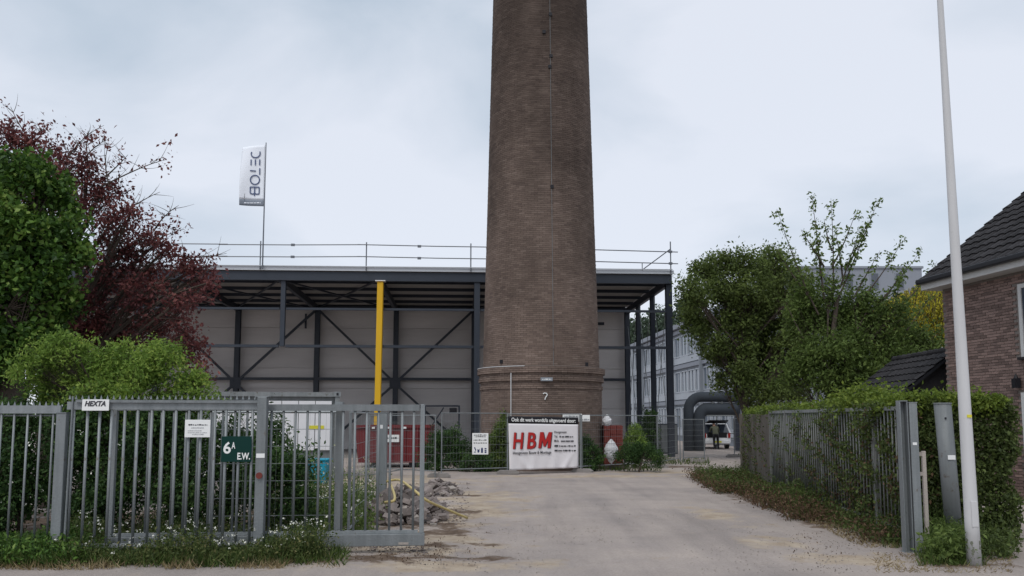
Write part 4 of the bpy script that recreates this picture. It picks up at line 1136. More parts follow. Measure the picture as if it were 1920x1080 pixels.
# ------------------------------------------------------------------ brick house and garage
HT = rad(-7.3); HDv = np.array([math.sin(HT), math.cos(HT), 0]); HSv = np.array([math.cos(HT), -math.sin(HT), 0])
HC = np.array([(1774 - 960) / 1600 * 20.6, 20.6, 0])      # far left corner of the house
def hs(t, s, z): return HC - HDv * t + HSv * s + np.array([0, 0, z])
def roof_tiles(root, P0, e_along, e_up, n_along, n_up, wa, wu, limit=300, key=None):
    nn = np.cross(e_along, e_up); nn = nn / np.linalg.norm(nn); nn = nn if nn[2] > 0 else -nn
    b = MB(); w = wa * .97
    prof = []
    for i in range(7):
        x = w * i / 6; hgt = .028 * math.sin(math.pi * i / 6) if i < 5 else .0
        prof.append((x, hgt + .012))
    o = P0
    v = []; f = []
    for (k, lift) in ((0, .035), (wu * 1.12, .0)):
        for (x, hh) in prof: v.append(o + e_along * x + e_up * k + nn * (hh + lift))
    for i in range(6): f.append((i, i + 1, 8 + i, 7 + i))
    for (x, hh) in prof: v.append(o + e_along * x + nn * (.0))
    for i in range(6): f.append((14 + i, 15 + i, i + 1, i))
    b.add(v, f); me = b.mesh('roof_tile', 'tile', ORG[root.name]); s = 0
    spots = [(i, j) for j in range(n_up) for i in range(n_along)]
    if key: spots.sort(key=key)
    rr = random.Random(6); rest = MB()
    for q, (i, j) in enumerate(spots):
        off = e_along * wa * (i + (.5 if False else 0)) + e_up * wu * j + nn * rr.uniform(-.004, .004)
        if q < limit:
            ob = link('roof_tile', me, root); ob.location = tuple(off)
        else:
            rest.add([p + off for p in v], f)
    if rest.v: rest.build('roof_tiles', 'tile', root, None, 'stuff')
def house():
    root = thing('brick_house', 'brown brick house with dark tiled roof, black gutter and white soffit behind the hedge', 'house', HC)
    ez = 4.88; LT = 8.0; DP = 6.6
    b = MB(); b.box8([hs(0, .02, 0), hs(LT, .02, 0), hs(LT, DP, 0), hs(0, DP, 0), hs(0, .02, ez), hs(LT, .02, ez), hs(LT, DP, ez), hs(0, DP, ez)][::1]); b.build('wall', 'house_mortar', root)
    # bricks of the wall that shows
    bw, bh, dz, dt = .205, .052, .0635, .217
    n1 = int(LT / dt); n2 = int(ez / dz); rr = np.random.default_rng(8)
    winA, winB, wz0, wz1 = 2.58, 3.9, 3.05, 4.6
    doorA, doorB, dz1 = 2.50, 3.6, 2.35
    def brick_v(t, z, k): 
        return [hs(t, .03, z), hs(t + bw, .03, z), hs(t + bw, k, z), hs(t, k, z), hs(t, .03, z + bh), hs(t + bw, .03, z + bh), hs(t + bw, k, z + bh), hs(t, k, z + bh)]
    FB = [(3, 2, 1, 0), (4, 5, 6, 7), (0, 1, 5, 4), (1, 2, 6, 5), (2, 3, 7, 6), (3, 0, 4, 7)]
    mes = []
    for q in range(5):
        m_ = MB(); m_.add(brick_v(0, 0, .0), FB); me = m_.mesh('brick', 'house_brick', ORG[root.name])
        a = me.attributes.new('tint', 'FLOAT', 'FACE'); a.data.foreach_set('value', np.full(6, .12 + .19 * q, dtype=np.float32)); mes.append(me)
    cells = []
    for j in range(n2):
        for i in range(n1):
            t = dt * i + (dt / 2 if j % 2 else 0); z = dz * j + .006
            if t + bw > LT: continue
            if winA - .2 < t < winB and wz0 - .1 < z < wz1: continue
            if doorA - .2 < t < doorB and z < dz1: continue
            cells.append((t, z))
    vis = [c for c in cells if c[1] > 2.15 and c[0] < 2.7]; vis.sort(key=lambda c: (-c[0], c[1])); single = set(vis[:300])
    V, T = [], []
    for (t, z) in cells:
        k = float(rr.normal(0, .003))
        if (t, z) in single:
            o = link('brick', mes[rr.integers(0, 5)], root); o.location = tuple(-HDv * t + HSv * k + np.array([0, 0, z]))
        else:
            V.append(np.array(brick_v(t, z, k))); T.append(np.full(6, np.clip(rr.normal(.5, .25), 0, 1)))
    Q = np.concatenate([np.array(FB) + 8 * i for i in range(len(V))])
    link('brick_courses', fast_mesh('brick_courses', np.concatenate(V), Q, 'house_brick', ORG[root.name], np.concatenate(T)), root, None, 'stuff')
    # window, door, wall lamp
    m_ = MB()
    for (a, c, z0, z1) in ((winA, winA + .09, wz0, wz1), (winB - .09, winB, wz0, wz1), (winA + .09, winB - .09, wz0, wz0 + .09), (winA + .09, winB - .09, wz1 - .09, wz1)):
        m_.box8([hs(a, .09, z0), hs(c, .09, z0), hs(c, -.02, z0), hs(a, -.02, z0), hs(a, .09, z1), hs(c, .09, z1), hs(c, -.02, z1), hs(a, -.02, z1)])
    w_ = m_.build('window', 'soffit', root)
    m_ = MB(); m_.box8([hs(winA + .09, .03, wz0 + .09), hs(winB - .09, .03, wz0 + .09), hs(winB - .09, .005, wz0 + .09), hs(winA + .09, .005, wz0 + .09), hs(winA + .09, .03, wz1 - .09), hs(winB - .09, .03, wz1 - .09), hs(winB - .09, .005, wz1 - .09), hs(winA + .09, .005, wz1 - .09)]); m_.build('pane', 'glass', w_)
    m_ = MB(); m_.box8([hs(winA - .05, .02, wz0 - .06), hs(winB + .05, .02, wz0 - .06), hs(winB + .05, -.08, wz0 - .06), hs(winA - .05, -.08, wz0 - .06), hs(winA - .05, .02, wz0 - .004), hs(winB + .05, .02, wz0 - .004), hs(winB + .05, -.08, wz0 - .004), hs(winA - .05, -.08, wz0 - .004)]); m_.build('sill', 'tile', w_)
    m_ = MB(); m_.box8([hs(doorA, .03, .02), hs(doorB, .03, .02), hs(doorB, -.02, .02), hs(doorA, -.02, .02), hs(doorA, .03, 2.3), hs(doorB, .03, 2.3), hs(doorB, -.02, 2.3), hs(doorA, -.02, 2.3)]); dr = m_.build('door', 'soffit', root)
    m_ = MB(); p = hs(doorA + .95, -.05, 1.05); m_.box(p, .05, .12, .03); m_.build('handle', 'galv', dr)
    m_ = MB(); p = hs(2.46, -.08, 2.5); m_.box(p, .12, .14, .2); m_.tube([p + [0, 0, .1], p + [0, 0, .2]], [.05, .01], 8); m_.build('wall_lamp', 'black', root)
    # soffit, gutter, roof
    ov = .5; of = .22
    m_ = MB(); m_.box8([hs(-of, -ov + .1, ez + .0), hs(LT, -ov + .1, ez + .0), hs(LT, .25, ez + .0), hs(-of, .25, ez + .0), hs(-of, -ov + .1, ez + .15), hs(LT, -ov + .1, ez + .15), hs(LT, .25, ez + .15), hs(-of, .25, ez + .15)]); m_.build('soffit', 'soffit', root)
    m_ = MB(); m_.beam(hs(-of - .02, -ov + .03, ez + .20), hs(LT, -ov + .03, ez + .20), .14, .13); bevel(m_.build('gutter', 'gutter', root), .03)
    sl_ = rad(38); rise = math.sin(sl_); run = math.cos(sl_)
    eu = HSv * run + np.array([0, 0, rise]); Ls = (DP / 2 + ov) / run
    P0 = hs(-of, -ov + .05, ez + .22)
    m_ = MB(); q = [P0, P0 - HDv * (LT + of), P0 - HDv * (LT + of) + eu * Ls, P0 + eu * Ls]; nn = np.array([-rise * HSv[0], -rise * HSv[1], run])
    m_.prism([a - nn * .01 for a in q], -nn * .12); m_.build('roof', 'gutter', root)
    eu2 = -HSv * run + np.array([0, 0, rise]); P1 = hs(-of, DP + ov, ez + .22); q = [P1, P1 - HDv * (LT + of), P1 - HDv * (LT + of) + eu2 * Ls, P1 + eu2 * Ls]
    m_ = MB(); n2_ = np.array([rise * HSv[0], rise * HSv[1], run]); m_.prism([a - n2_ * .005 for a in q], -n2_ * .12); m_.build('roof', 'tile', root)
    for te in (-.02, LT):
        m_ = MB(); a = hs(te, .02, ez + .15); c = hs(te, DP, ez + .15); e = hs(te, DP / 2, ez + .15 + (DP / 2) * math.tan(sl_)); m_.prism([a, c, e], -HDv * .1 if te < 1 else HDv * .1); m_.build('gable', 'house_mortar', root)
    roof_tiles(root, P0, -HDv, eu, int((LT + of) / .30), int(Ls / .335), .30, .335, 300, key=lambda ij: ij[0])
    m_ = MB()
    rp = P0 + eu * Ls; m_.tube([rp + HDv * 0, rp - HDv * (LT + of)], .12, 10); m_.build('ridge', 'tile', root)
house()
def garage():
    # ridge recedes almost with the drive; left slope and near gable show above the hedge
    e = unit(np.array([.035, 1., 0])); s = np.array([e[1], -e[0], 0]); rn = W(1790, 658, 21.3); zr_ = rn[2]
    Lg = 3.9; sl_ = rad(38); W2 = 1.9
    eu = s * math.cos(sl_) + np.array([0, 0, math.sin(sl_)]); Ls = W2 / math.cos(sl_)
    Rn = np.array([rn[0], 21.3, zr_]); En = Rn - eu * Ls; zb = En[2]
    base = np.array([Rn[0], Rn[1] + Lg / 2, 0])
    root = thing('garage', 'low garage with dark tiled gable roof behind the corner of the brick house', 'garage', base)
    c = Rn - s * (W2 - .25); c[2] = 0
    b = MB(); A = [c + e * .2, c + e * .2 + s * (2 * W2 - .5), c + e * (Lg - .2) + s * (2 * W2 - .5), c + e * (Lg - .2)]
    b.box8(A + [p + [0, 0, zb + .05] for p in A]); b.build('wall', 'house_brick', root)
    for off in (.2, Lg - .2):
        b = MB(); b.prism([c + e * off + [0, 0, zb + .05], c + e * off + s * (2 * W2 - .5) + [0, 0, zb + .05], Rn + e * off - [0, 0, .12]], e * (.08 if off < 1 else -.08)); b.build('gable', 'tile', root)
    nn = np.cross(e, eu); nn = nn if nn[2] > 0 else -nn
    b = MB(); b.prism([En, En + e * Lg, Rn + e * Lg, Rn], -nn * .07); b.build('roof', 'gutter', root)
    eu2 = -s * math.cos(sl_) + np.array([0, 0, math.sin(sl_)]); En2 = Rn - eu2 * Ls
    n2 = np.cross(e, eu2); n2 = n2 if n2[2] > 0 else -n2
    b = MB(); b.prism([En2, En2 + e * Lg, Rn + e * Lg, Rn], -n2 * .07); b.build('roof', 'tile', root)
    roof_tiles(root, En + nn * .003, e, eu, int(Lg / .27), int(Ls / .30), .27, .30)
    bm = MB(); bm.tube([Rn + [0, 0, .02], Rn + e * .36 + [0, 0, .04]], [.085, .10], 10); me = bm.mesh('ridge_tile', 'tile', ORG[root.name])
    for k in range(int(Lg / .33)):
        o = link('ridge_tile', me, root); o.location = tuple(e * .33 * k)
garage()

# ------------------------------------------------------------------ far buildings
def office():
    # long glazed facade parallel to the hall's depth, to the right of it
    q0 = W(1258, 700, 70.0); u0 = (q0 - F0) @ AX; v0 = (q0 - F0) @ DX
    root = thing('office_block', 'long pale grey three-storey block with rows of windows beyond the hall', 'building', hp(u0, v0, 0))
    vA, vB = v0 - 19, v0 + 27; zt = 8.9
    b = MB(); b.box8([hp(u0 + .2, vA, 0), hp(u0 + 11, vA, 0), hp(u0 + 11, vB, 0), hp(u0 + .2, vB, 0), hp(u0 + .2, vA, zt), hp(u0 + 11, vA, zt), hp(u0 + 11, vB, zt), hp(u0 + .2, vB, zt)]); b.build('wall', 'facade', root)
    b = MB(); b.beam(hp(u0, vA - .3, zt + .1), hp(u0, vB, zt + .1), .5, .35); b.build('roof_edge', 'far_grey', root)
    bay = 2.0; n = int((vB - vA) / bay)
    for z0 in (.5, 3.3, 6.1):
        b = MB(); b.beam(hp(u0 + .12, vA, z0 + 2.5), hp(u0 + .12, vB, z0 + 2.5), .22, .30); b.build('floor_band', 'far_grey', root)
        b = MB(); b.beam(hp(u0 + .15, vA, z0 + .25), hp(u0 + .15, vB, z0 + .25), .16, .62); b.build('parapet', 'facade_white', root)
    mw = MB(); mw.beam(hp(u0 + .17, vA + .15, 2.0 - .55), hp(u0 + .17, vA + bay - .15, 2.0 - .55), .1, 1.5); 
    fr = MB()
    z0 = .95; z1 = 2.6; a, c = vA + .12, vA + bay - .12
    for (p, q, w, h) in ((hp(u0 + .12, a, z0), hp(u0 + .12, c, z0), .1, .08), (hp(u0 + .12, a, z1), hp(u0 + .12, c, z1), .1, .08)): fr.beam(p, q, w, h)
    for vv in (a, (a + c) / 2, c): fr.beam(hp(u0 + .12, vv, z0 + .04), hp(u0 + .12, vv, z1 - .04), .1, .08, up=AX)
    mef = fr.mesh('window', 'facade_white', ORG[root.name])
    pn = MB(); pn.beam(hp(u0 + .165, a, (z0 + z1) / 2), hp(u0 + .165, c, (z0 + z1) / 2), .05, z1 - z0); mep = pn.mesh('pane', 'glass_far', ORG[root.name])
    for st in range(3):
        for k in range(n):
            o = link('window', mef, root); o.location = tuple(DX * bay * k + np.array([0, 0, 2.8 * st]))
            p = link('pane', mep, o)
    for k in range(0, n + 1, 5):
        b = MB(); b.beam(hp(u0 - .02, vA + bay * k, 0), hp(u0 - .02, vA + bay * k, zt - .1), .22, .3, up=AX); b.build('pilaster', 'facade', root)
    for k in (3, 9, 17):
        b = MB(); b.tube([hp(u0 - .12, vA + bay * k + .2, 0), hp(u0 - .12, vA + bay * k + .2, zt)], .10, 6); b.build('downpipe', 'facade_white', root)
office()
def far_block():
    Y = 95.0; a = W(1500, 503, Y); b_ = W(1728, 503, Y); base = np.array([(a[0] + b_[0]) / 2, Y, 0])
    root = thing('flat_roofed_block', 'plain light grey flat-roofed block rising behind the trees', 'building', base)
    w = b_[0] - a[0]; z = a[2]
    b = MB(); b.box((base[0], Y + 6, z / 2), w, 12, z); b.build('wall', 'far_grey', root)
    b = MB(); b.box((base[0], Y + 6, z + .1), w + .3, 12.3, .25); b.build('roof_edge', 'facade', root)
    for (px, py) in ((1592, 528), (1687, 527), (1640, 527), (1545, 528), (1592, 585), (1687, 585), (1640, 585), (1545, 585)):
        p = W(px, py, Y); b = MB(); b.box((p[0], Y - .0, p[2]), 1.0, .14, 1.9); f_ = b.build('window', 'facade', root); b = MB(); b.box((p[0], Y - .02, p[2]), .8, .14, 1.7); b.build('pane', 'glass', f_)
far_block()

# ducts and gantry near the office
def ducts():
    Y = 47.0
    def arc(px_v, py_h, rpx, x_end):
        P = [W(px_v, 838, Y)]; P[0][2] = .0
        P.append(W(px_v, py_h + rpx, Y))
        for a in np.linspace(0, 90, 7)[1:]:
            P.append(W(px_v + rpx * (1 - math.cos(rad(a))), py_h + rpx * (1 - math.sin(rad(a))), Y))
        P.append(W(x_end, py_h, Y)); return P
    base = W(1300, 838, Y); base[2] = 0
    root = thing('ventilation_duct', 'pair of large dark grey ducts bending from the ground toward the gantry', 'duct', base)
    b = MB(); b.tube(arc(1291, 744, 24, 1382), .28, 14); b.build('duct', 'duct', root, smooth=True)
    b = MB(); b.tube(arc(1311, 767, 16, 1382), .33, 14); b.build('duct', 'duct', root, smooth=True)
    for px in (1335, 1352, 1368):
        p = W(px, 755, Y); b = MB(); b.box(p, .05, .5, .12); b.build('bracket', 'galv', root)
    x = W(1383, 800, Y)[0]; g = thing('steel_gantry', 'dark steel gantry post with a short arm at the end of the ducts', 'gantry', (x, Y, 0))
    zt = W(1383, 690, Y)[2]
    b = MB(); b.beam((x, Y, 0), (x, Y, zt), .3, .3, up=(0, 1, 0)); b.build('post', 'navy', g)
    xa = W(1345, 700, Y)[0]; b = MB(); b.beam((xa, Y, zt - .35), (x - .15, Y, zt - .35), .22, .3); b.build('arm', 'navy', g)
    x0 = W(1326, 800, Y + .5)[0]; z1 = W(1326, 779, Y)[2]
    g2 = thing('pipe_frame', 'light tubular goal-shaped frame standing behind the white car', 'frame', (x0, Y + 3, 0))
    b = MB(); xr = W(1380, 800, Y + 3)[0]
    for xx in (x0, (x0 + xr) / 2, xr): b.tube([(xx, Y + 3, 0), (xx, Y + 3, z1)], .05, 6)
    b.build('post', 'galv', g2)
    for z in (z1, z1 - 1.3, .9):
        b = MB(); b.tube([(x0, Y + 3, z), (xr, Y + 3, z)], .045, 6); b.build('rail', 'galv', g2)
    # dark machine cabinet left of the ducts
    p = G(1263, 850); p = np.array([W(1240, 840, 43)[0], 43.5, 0]); c = thing('cabinet', 'grey metal equipment cabinet behind the hall corner column', 'cabinet', p)
    b = MB(); b.box(p + [0, 0, .75], 1.7, .8, 1.5); bevel(b.build('body', 'duct', c), .02)
    for s_ in (-1, 1):
        b = MB(); b.box(p + [s_ * .42, -.41, .75], .8, .03, 1.36); b.build('door', 'galv_dull', c)
ducts()

# ------------------------------------------------------------------ car and person
def car():
    Y = 48.5; c = G(1345, 842); Y = c[1]; cx = c[0]
    root = thing('parked_car', 'small white hatchback seen from behind with its tailgate raised', 'car', (cx, Y, 0))
    w = 1.62; L = 3.7
    # body cross sections along y (rear at Y)
    prof = [(0, .30, .78, .80), (.12, .26, .92, .80), (.9, .25, .95, .81), (2.4, .25, .95, .81), (3.3, .27, .85, .79), (3.7, .33, .66, .70)]
    v = []; f = []
    for (y, z0, z1, hw) in prof:
        for (x, z) in ((-hw + .06, z0), (hw - .06, z0), (hw, z0 + .12), (hw, z1 - .1), (hw - .07, z1), (-hw + .07, z1), (-hw, z1 - .1), (-hw, z0 + .12)): v.append((cx + x, Y + y, z))
    for i in range(len(prof) - 1):
        for k in range(8): f.append((i * 8 + k, i * 8 + (k + 1) % 8, (i + 1) * 8 + (k + 1) % 8, (i + 1) * 8 + k))
    f.append(tuple(range(7, -1, -1))); f.append(tuple(40 + k for k in range(8)))
    b = MB(); b.add(v, f); bevel(b.build('body', 'carwhite', root), .04)
    v = []; f = []
    cab = [(.05, .92, .93, .72), (.35, .92, 1.42, .60), (1.7, .92, 1.46, .60), (2.55, .92, .94, .70)]
    for (y, z0, z1, hw) in cab:
        for (x, z) in ((-.74, z0), (.74, z0), (hw, z1), (-hw, z1)): v.append((cx + x, Y + y, z))
    for i in range(3):
        for k in range(4): f.append((i * 4 + k, i * 4 + (k + 1) % 4, (i + 1) * 4 + (k + 1) % 4, (i + 1) * 4 + k))
    f += [(3, 2, 1, 0), (12, 13, 14, 15)]
    b = MB(); b.add(v, f); b.build('cabin_glass', 'glass', root)
    b = MB(); b.box8([(cx - .61, Y + .33, 1.43), (cx + .61, Y + .33, 1.43), (cx + .61, Y + 1.72, 1.465), (cx - .61, Y + 1.72, 1.465), (cx - .56, Y + .4, 1.48), (cx + .56, Y + .4, 1.48), (cx + .56, Y + 1.65, 1.51), (cx - .56, Y + 1.65, 1.51)]); b.build('roof', 'carwhite', root)
    for s in (-1, 1):
        b = MB(); b.beam((cx + s * .755, Y + .04, .92), (cx + s * .62, Y + .34, 1.44), .07, .07); b.build('pillar', 'carwhite', root)
        b = MB(); b.box((cx + s * .70, Y - .01, .78), .13, .08, .26); b.build('tail_light', 'taillight', root)
        for yy in (.6, 3.0):
            b = MB(); x = cx + s * .70; b.tube([(x - .09, Y + yy, .30), (x + .09, Y + yy, .30)], .30, 16); wh = b.build('wheel', 'rubber', root)
            b = MB(); b.tube([(x - .1, Y + yy, .30), (x + .1, Y + yy, .30)], .18, 12); b.build('rim', 'galv', wh)
    b = MB(); b.box((cx, Y - .03, .42), 1.5, .14, .22); bevel(b.build('bumper', 'carwhite', root), .03)
    b = MB(); b.box((cx, Y - .105, .42), .46, .01, .10); b.build('number_plate', 'yellow_label', root)
    b = MB(); b.box((cx, Y + .02, .80), 1.15, .06, .30); b.build('boot_opening', 'black', root)
    b = MB(); b.prism([(cx - .60, Y + .30, 1.47), (cx + .60, Y + .30, 1.47), (cx + .56, Y - .45, 1.62), (cx - .56, Y - .45, 1.62)], (0, 0, .05)); b.build('tailgate', 'black', root)
    # person bending at the open boot
    px = W(1342, 820, Y - .6)[0]; B = np.array([px, Y - .65, 0])
    J = {'pel': (0, 0, .86), 'sp': (0, .16, 1.08), 'ch': (0, .30, 1.24), 'nk': (0, .40, 1.32), 'hd': (0, .46, 1.40), 'ht': (0, .50, 1.52),
         'hl': (-.10, 0, .82), 'kl': (-.11, .03, .46), 'al': (-.12, -.03, .09), 'tl': (-.13, .13, .04), 'hr': (.10, 0, .82), 'kr': (.12, .06, .46), 'ar': (.13, .0, .09), 'tr': (.14, .16, .04),
         'sl': (-.19, .30, 1.24), 'el': (-.25, .42, 1.0), 'wl': (-.2, .62, .98), 'fl': (-.17, .72, .97), 'sr': (.19, .30, 1.24), 'er': (.26, .40, 1.0), 'wr': (.2, .62, .96), 'fr': (.17, .72, .95)}
    R = dict(pel=.15, sp=.145, ch=.155, nk=.06, hd=.092, ht=.075, hl=.095, kl=.065, al=.045, tl=.04, hr=.095, kr=.065, ar=.045, tr=.04, sl=.07, el=.05, wl=.034, fl=.035, sr=.07, er=.05, wr=.034, fr=.035)
    E = [('pel', 'sp'), ('sp', 'ch'), ('ch', 'nk'), ('nk', 'hd'), ('hd', 'ht'), ('pel', 'hl'), ('hl', 'kl'), ('kl', 'al'), ('al', 'tl'), ('pel', 'hr'), ('hr', 'kr'), ('kr', 'ar'), ('ar', 'tr'),
         ('ch', 'sl'), ('sl', 'el'), ('el', 'wl'), ('wl', 'fl'), ('ch', 'sr'), ('sr', 'er'), ('er', 'wr'), ('wr', 'fr')]
    ks = list(J); me = bpy.data.meshes.new('body'); me.from_pydata([J[k] for k in ks], [(ks.index(a), ks.index(b)) for a, b in E], [])
    o = bpy.data.objects.new('tmp', me); COL.objects.link(o)
    sk = o.modifiers.new('s', 'SKIN'); sv = me.skin_vertices[0].data
    for i, k in enumerate(ks): sv[i].radius = (R[k], R[k]); sv[i].use_root = (k == 'pel')
    ss = o.modifiers.new('d', 'SUBSURF'); ss.levels = 2; ss.render_levels = 2
    dg = bpy.context.evaluated_depsgraph_get(); bm_ = bpy.data.meshes.new_from_object(o.evaluated_get(dg)); bpy.data.objects.remove(o)
    bm_.materials.clear()
    for m_ in ('olive', 'black', 'skin'): bm_.materials.append(MATS[m_])
    for p in bm_.polygons:
        c = p.center; p.use_smooth = True
        p.material_index = 1 if c.z < .88 and c.y < .3 else (2 if (c.z > 1.33 and c.y > .3) or c.y > .6 else 0)
    root = thing('person', 'person in olive jacket and black trousers bending into the open boot of the white car', 'person', B)
    link('body', bm_, root)
    v = []; b = MB(); hc = B + [0, .475, 1.50]
    for i in range(5):
        t = i / 4 * math.pi / 2; b_r = .105 * math.cos(t)
    b.tube([hc + [0, -.02, -.03], hc + [0, -.02, .03], hc + [0, -.01, .075], hc + [0, 0, .09]], [.10, .098, .06, .01], 10); b.build('hair', 'black', root, smooth=True)
car()

# ------------------------------------------------------------------ pallet of bricks with plastic, shrubs by the fence
def pallet():
    Y = 30.0; a = W(1133, 828, Y); c = W(1168, 797, Y); base = np.array([(a[0] + c[0]) / 2, Y + .4, 0])
    root = thing('brick_pallet', 'stack of red bricks half wrapped in white plastic sheet at the chimney foot', 'brick stack', base)
    zt = c[2]; w = c[0] - a[0]
    b = MB(); b.box(base + [0, 0, .07], w + .1, .9, .12); b.build('pallet', 'board', root)
    n = max(3, int(w / .22)); m_ = int((zt - .15) / .072); rr = random.Random(5)
    bm = MB(); bm.box(base + [0, -.3, .0], .205, .2, .062); me = bm.mesh('brick', 'redbrick', ORG[root.name])
    for j in range(m_):
        for i in range(n):
            o = link('brick', me, root); o.location = (-w / 2 + (i + .5) * w / n + rr.uniform(-.006, .006), rr.uniform(-.012, .012), .17 + .072 * j)
    b = MB(); b.box(base + [0, .15, .13 + zt / 2 - .06], w - .02, .6, zt - .16); b.build('core', 'redbrick', root)
    def sheet(px, py, rx, rz, nm, seed, Yy):
        r = np.random.default_rng(seed); c0 = W(px, py, Yy); k = Yy / F; nu, nv_ = 16, 12; v = []; f = []
        for j in range(nv_ + 1):
            for i in range(nu):
                a_ = 2 * math.pi * i / nu; t = j / nv_; q = math.sin(math.pi * (.04 + .92 * t)); s = 1 + .06 * r.normal()
                v.append(c0 + [math.cos(a_) * rx * k * q * s, math.sin(a_) * .16 * q * s, (t - .5) * 2 * rz * k + .012 * r.normal()])
        for j in range(nv_):
            for i in range(nu): f.append((j * nu + i, j * nu + (i + 1) % nu, (j + 1) * nu + (i + 1) % nu, (j + 1) * nu + i))
        f.append(tuple(range(nu - 1, -1, -1))); f.append(tuple(nv_ * nu + i for i in range(nu)))
        b = MB(); b.add(v, f); b.build(nm, 'foil', root)
    sheet(1138, 790, 9, 12, 'plastic_sheet', 3, Y + .1); sheet(1146, 846, 13, 22, 'plastic_sheet', 4, Y - .45)
pallet()

def shrub(name, label, px, py_base, Y, clumps, leaf, lm, dens, per, seed, sig=.06, aspect=.5, group=None, r0=.035, shell=.5):
    base = np.array([W(px, py_base, Y)[0], Y, 0.]); cl = pxclumps(clumps, Y, .9, .15, seed); top = np.mean([c for c, r in cl], 0)
    return make_tree(name, label, 'shrub', base, top, r0, cl, leaf, lm, 'bark', dens, per, seed, group, shell, sig, aspect, parts=('stems', 'foliage'))
shrub('conifer_shrub', 'tall pointed green conifer beside the white banner', 935, 880, 29.0, [(946, 782, 7, 16), (940, 810, 14, 22), (936, 840, 20, 26), (934, 866, 23, 18)], .06, 'leaf_mid', 1300, 14, 51)
shrub('flowering_shrub', 'loose dark shrub with pale flowers behind the small site notice', 830, 880, 29.2, [(815, 840, 24, 26), (845, 825, 24, 24), (868, 848, 24, 28), (836, 862, 30, 20), (800, 862, 15, 16)], .07, 'leaf_dark', 600, 12, 52)
shrub('low_shrub', 'low dark green shrub at the foot of the chimney left of the banner', 905, 885, 28.6, [(885, 868, 25, 15), (915, 866, 20, 18)], .06, 'leaf_dark', 1200, 12, 53)
shrub('low_shrub', 'dark shrub at the foot of the chimney right of the banner', 1107, 885, 28.8, [(1105, 840, 18, 24), (1112, 865, 22, 18), (1098, 862, 12, 18)], .06, 'leaf_dark', 1100, 12, 54)
shrub('clipped_shrub', 'clipped broad dark green shrub beside the brick pallet', 1198, 880, 28.4, [(1178, 856, 22, 18), (1205, 853, 26, 19), (1228, 858, 14, 16)], .055, 'leaf_dark', 1500, 14, 55)
shrub('bright_shrub', 'small bright yellow-green rounded shrub behind the clipped dark shrub', 1190, 860, 30.6, [(1190, 812, 14, 14), (1190, 832, 18, 20)], .06, 'leaf_lime', 1800, 14, 56)
shrub('corner_shrub', 'dark upright shrub standing inside the hall side by the cabinet', 1220, 850, 42.0, [(1218, 790, 14, 30), (1224, 825, 14, 26)], .09, 'leaf_dark', 420, 12, 57)

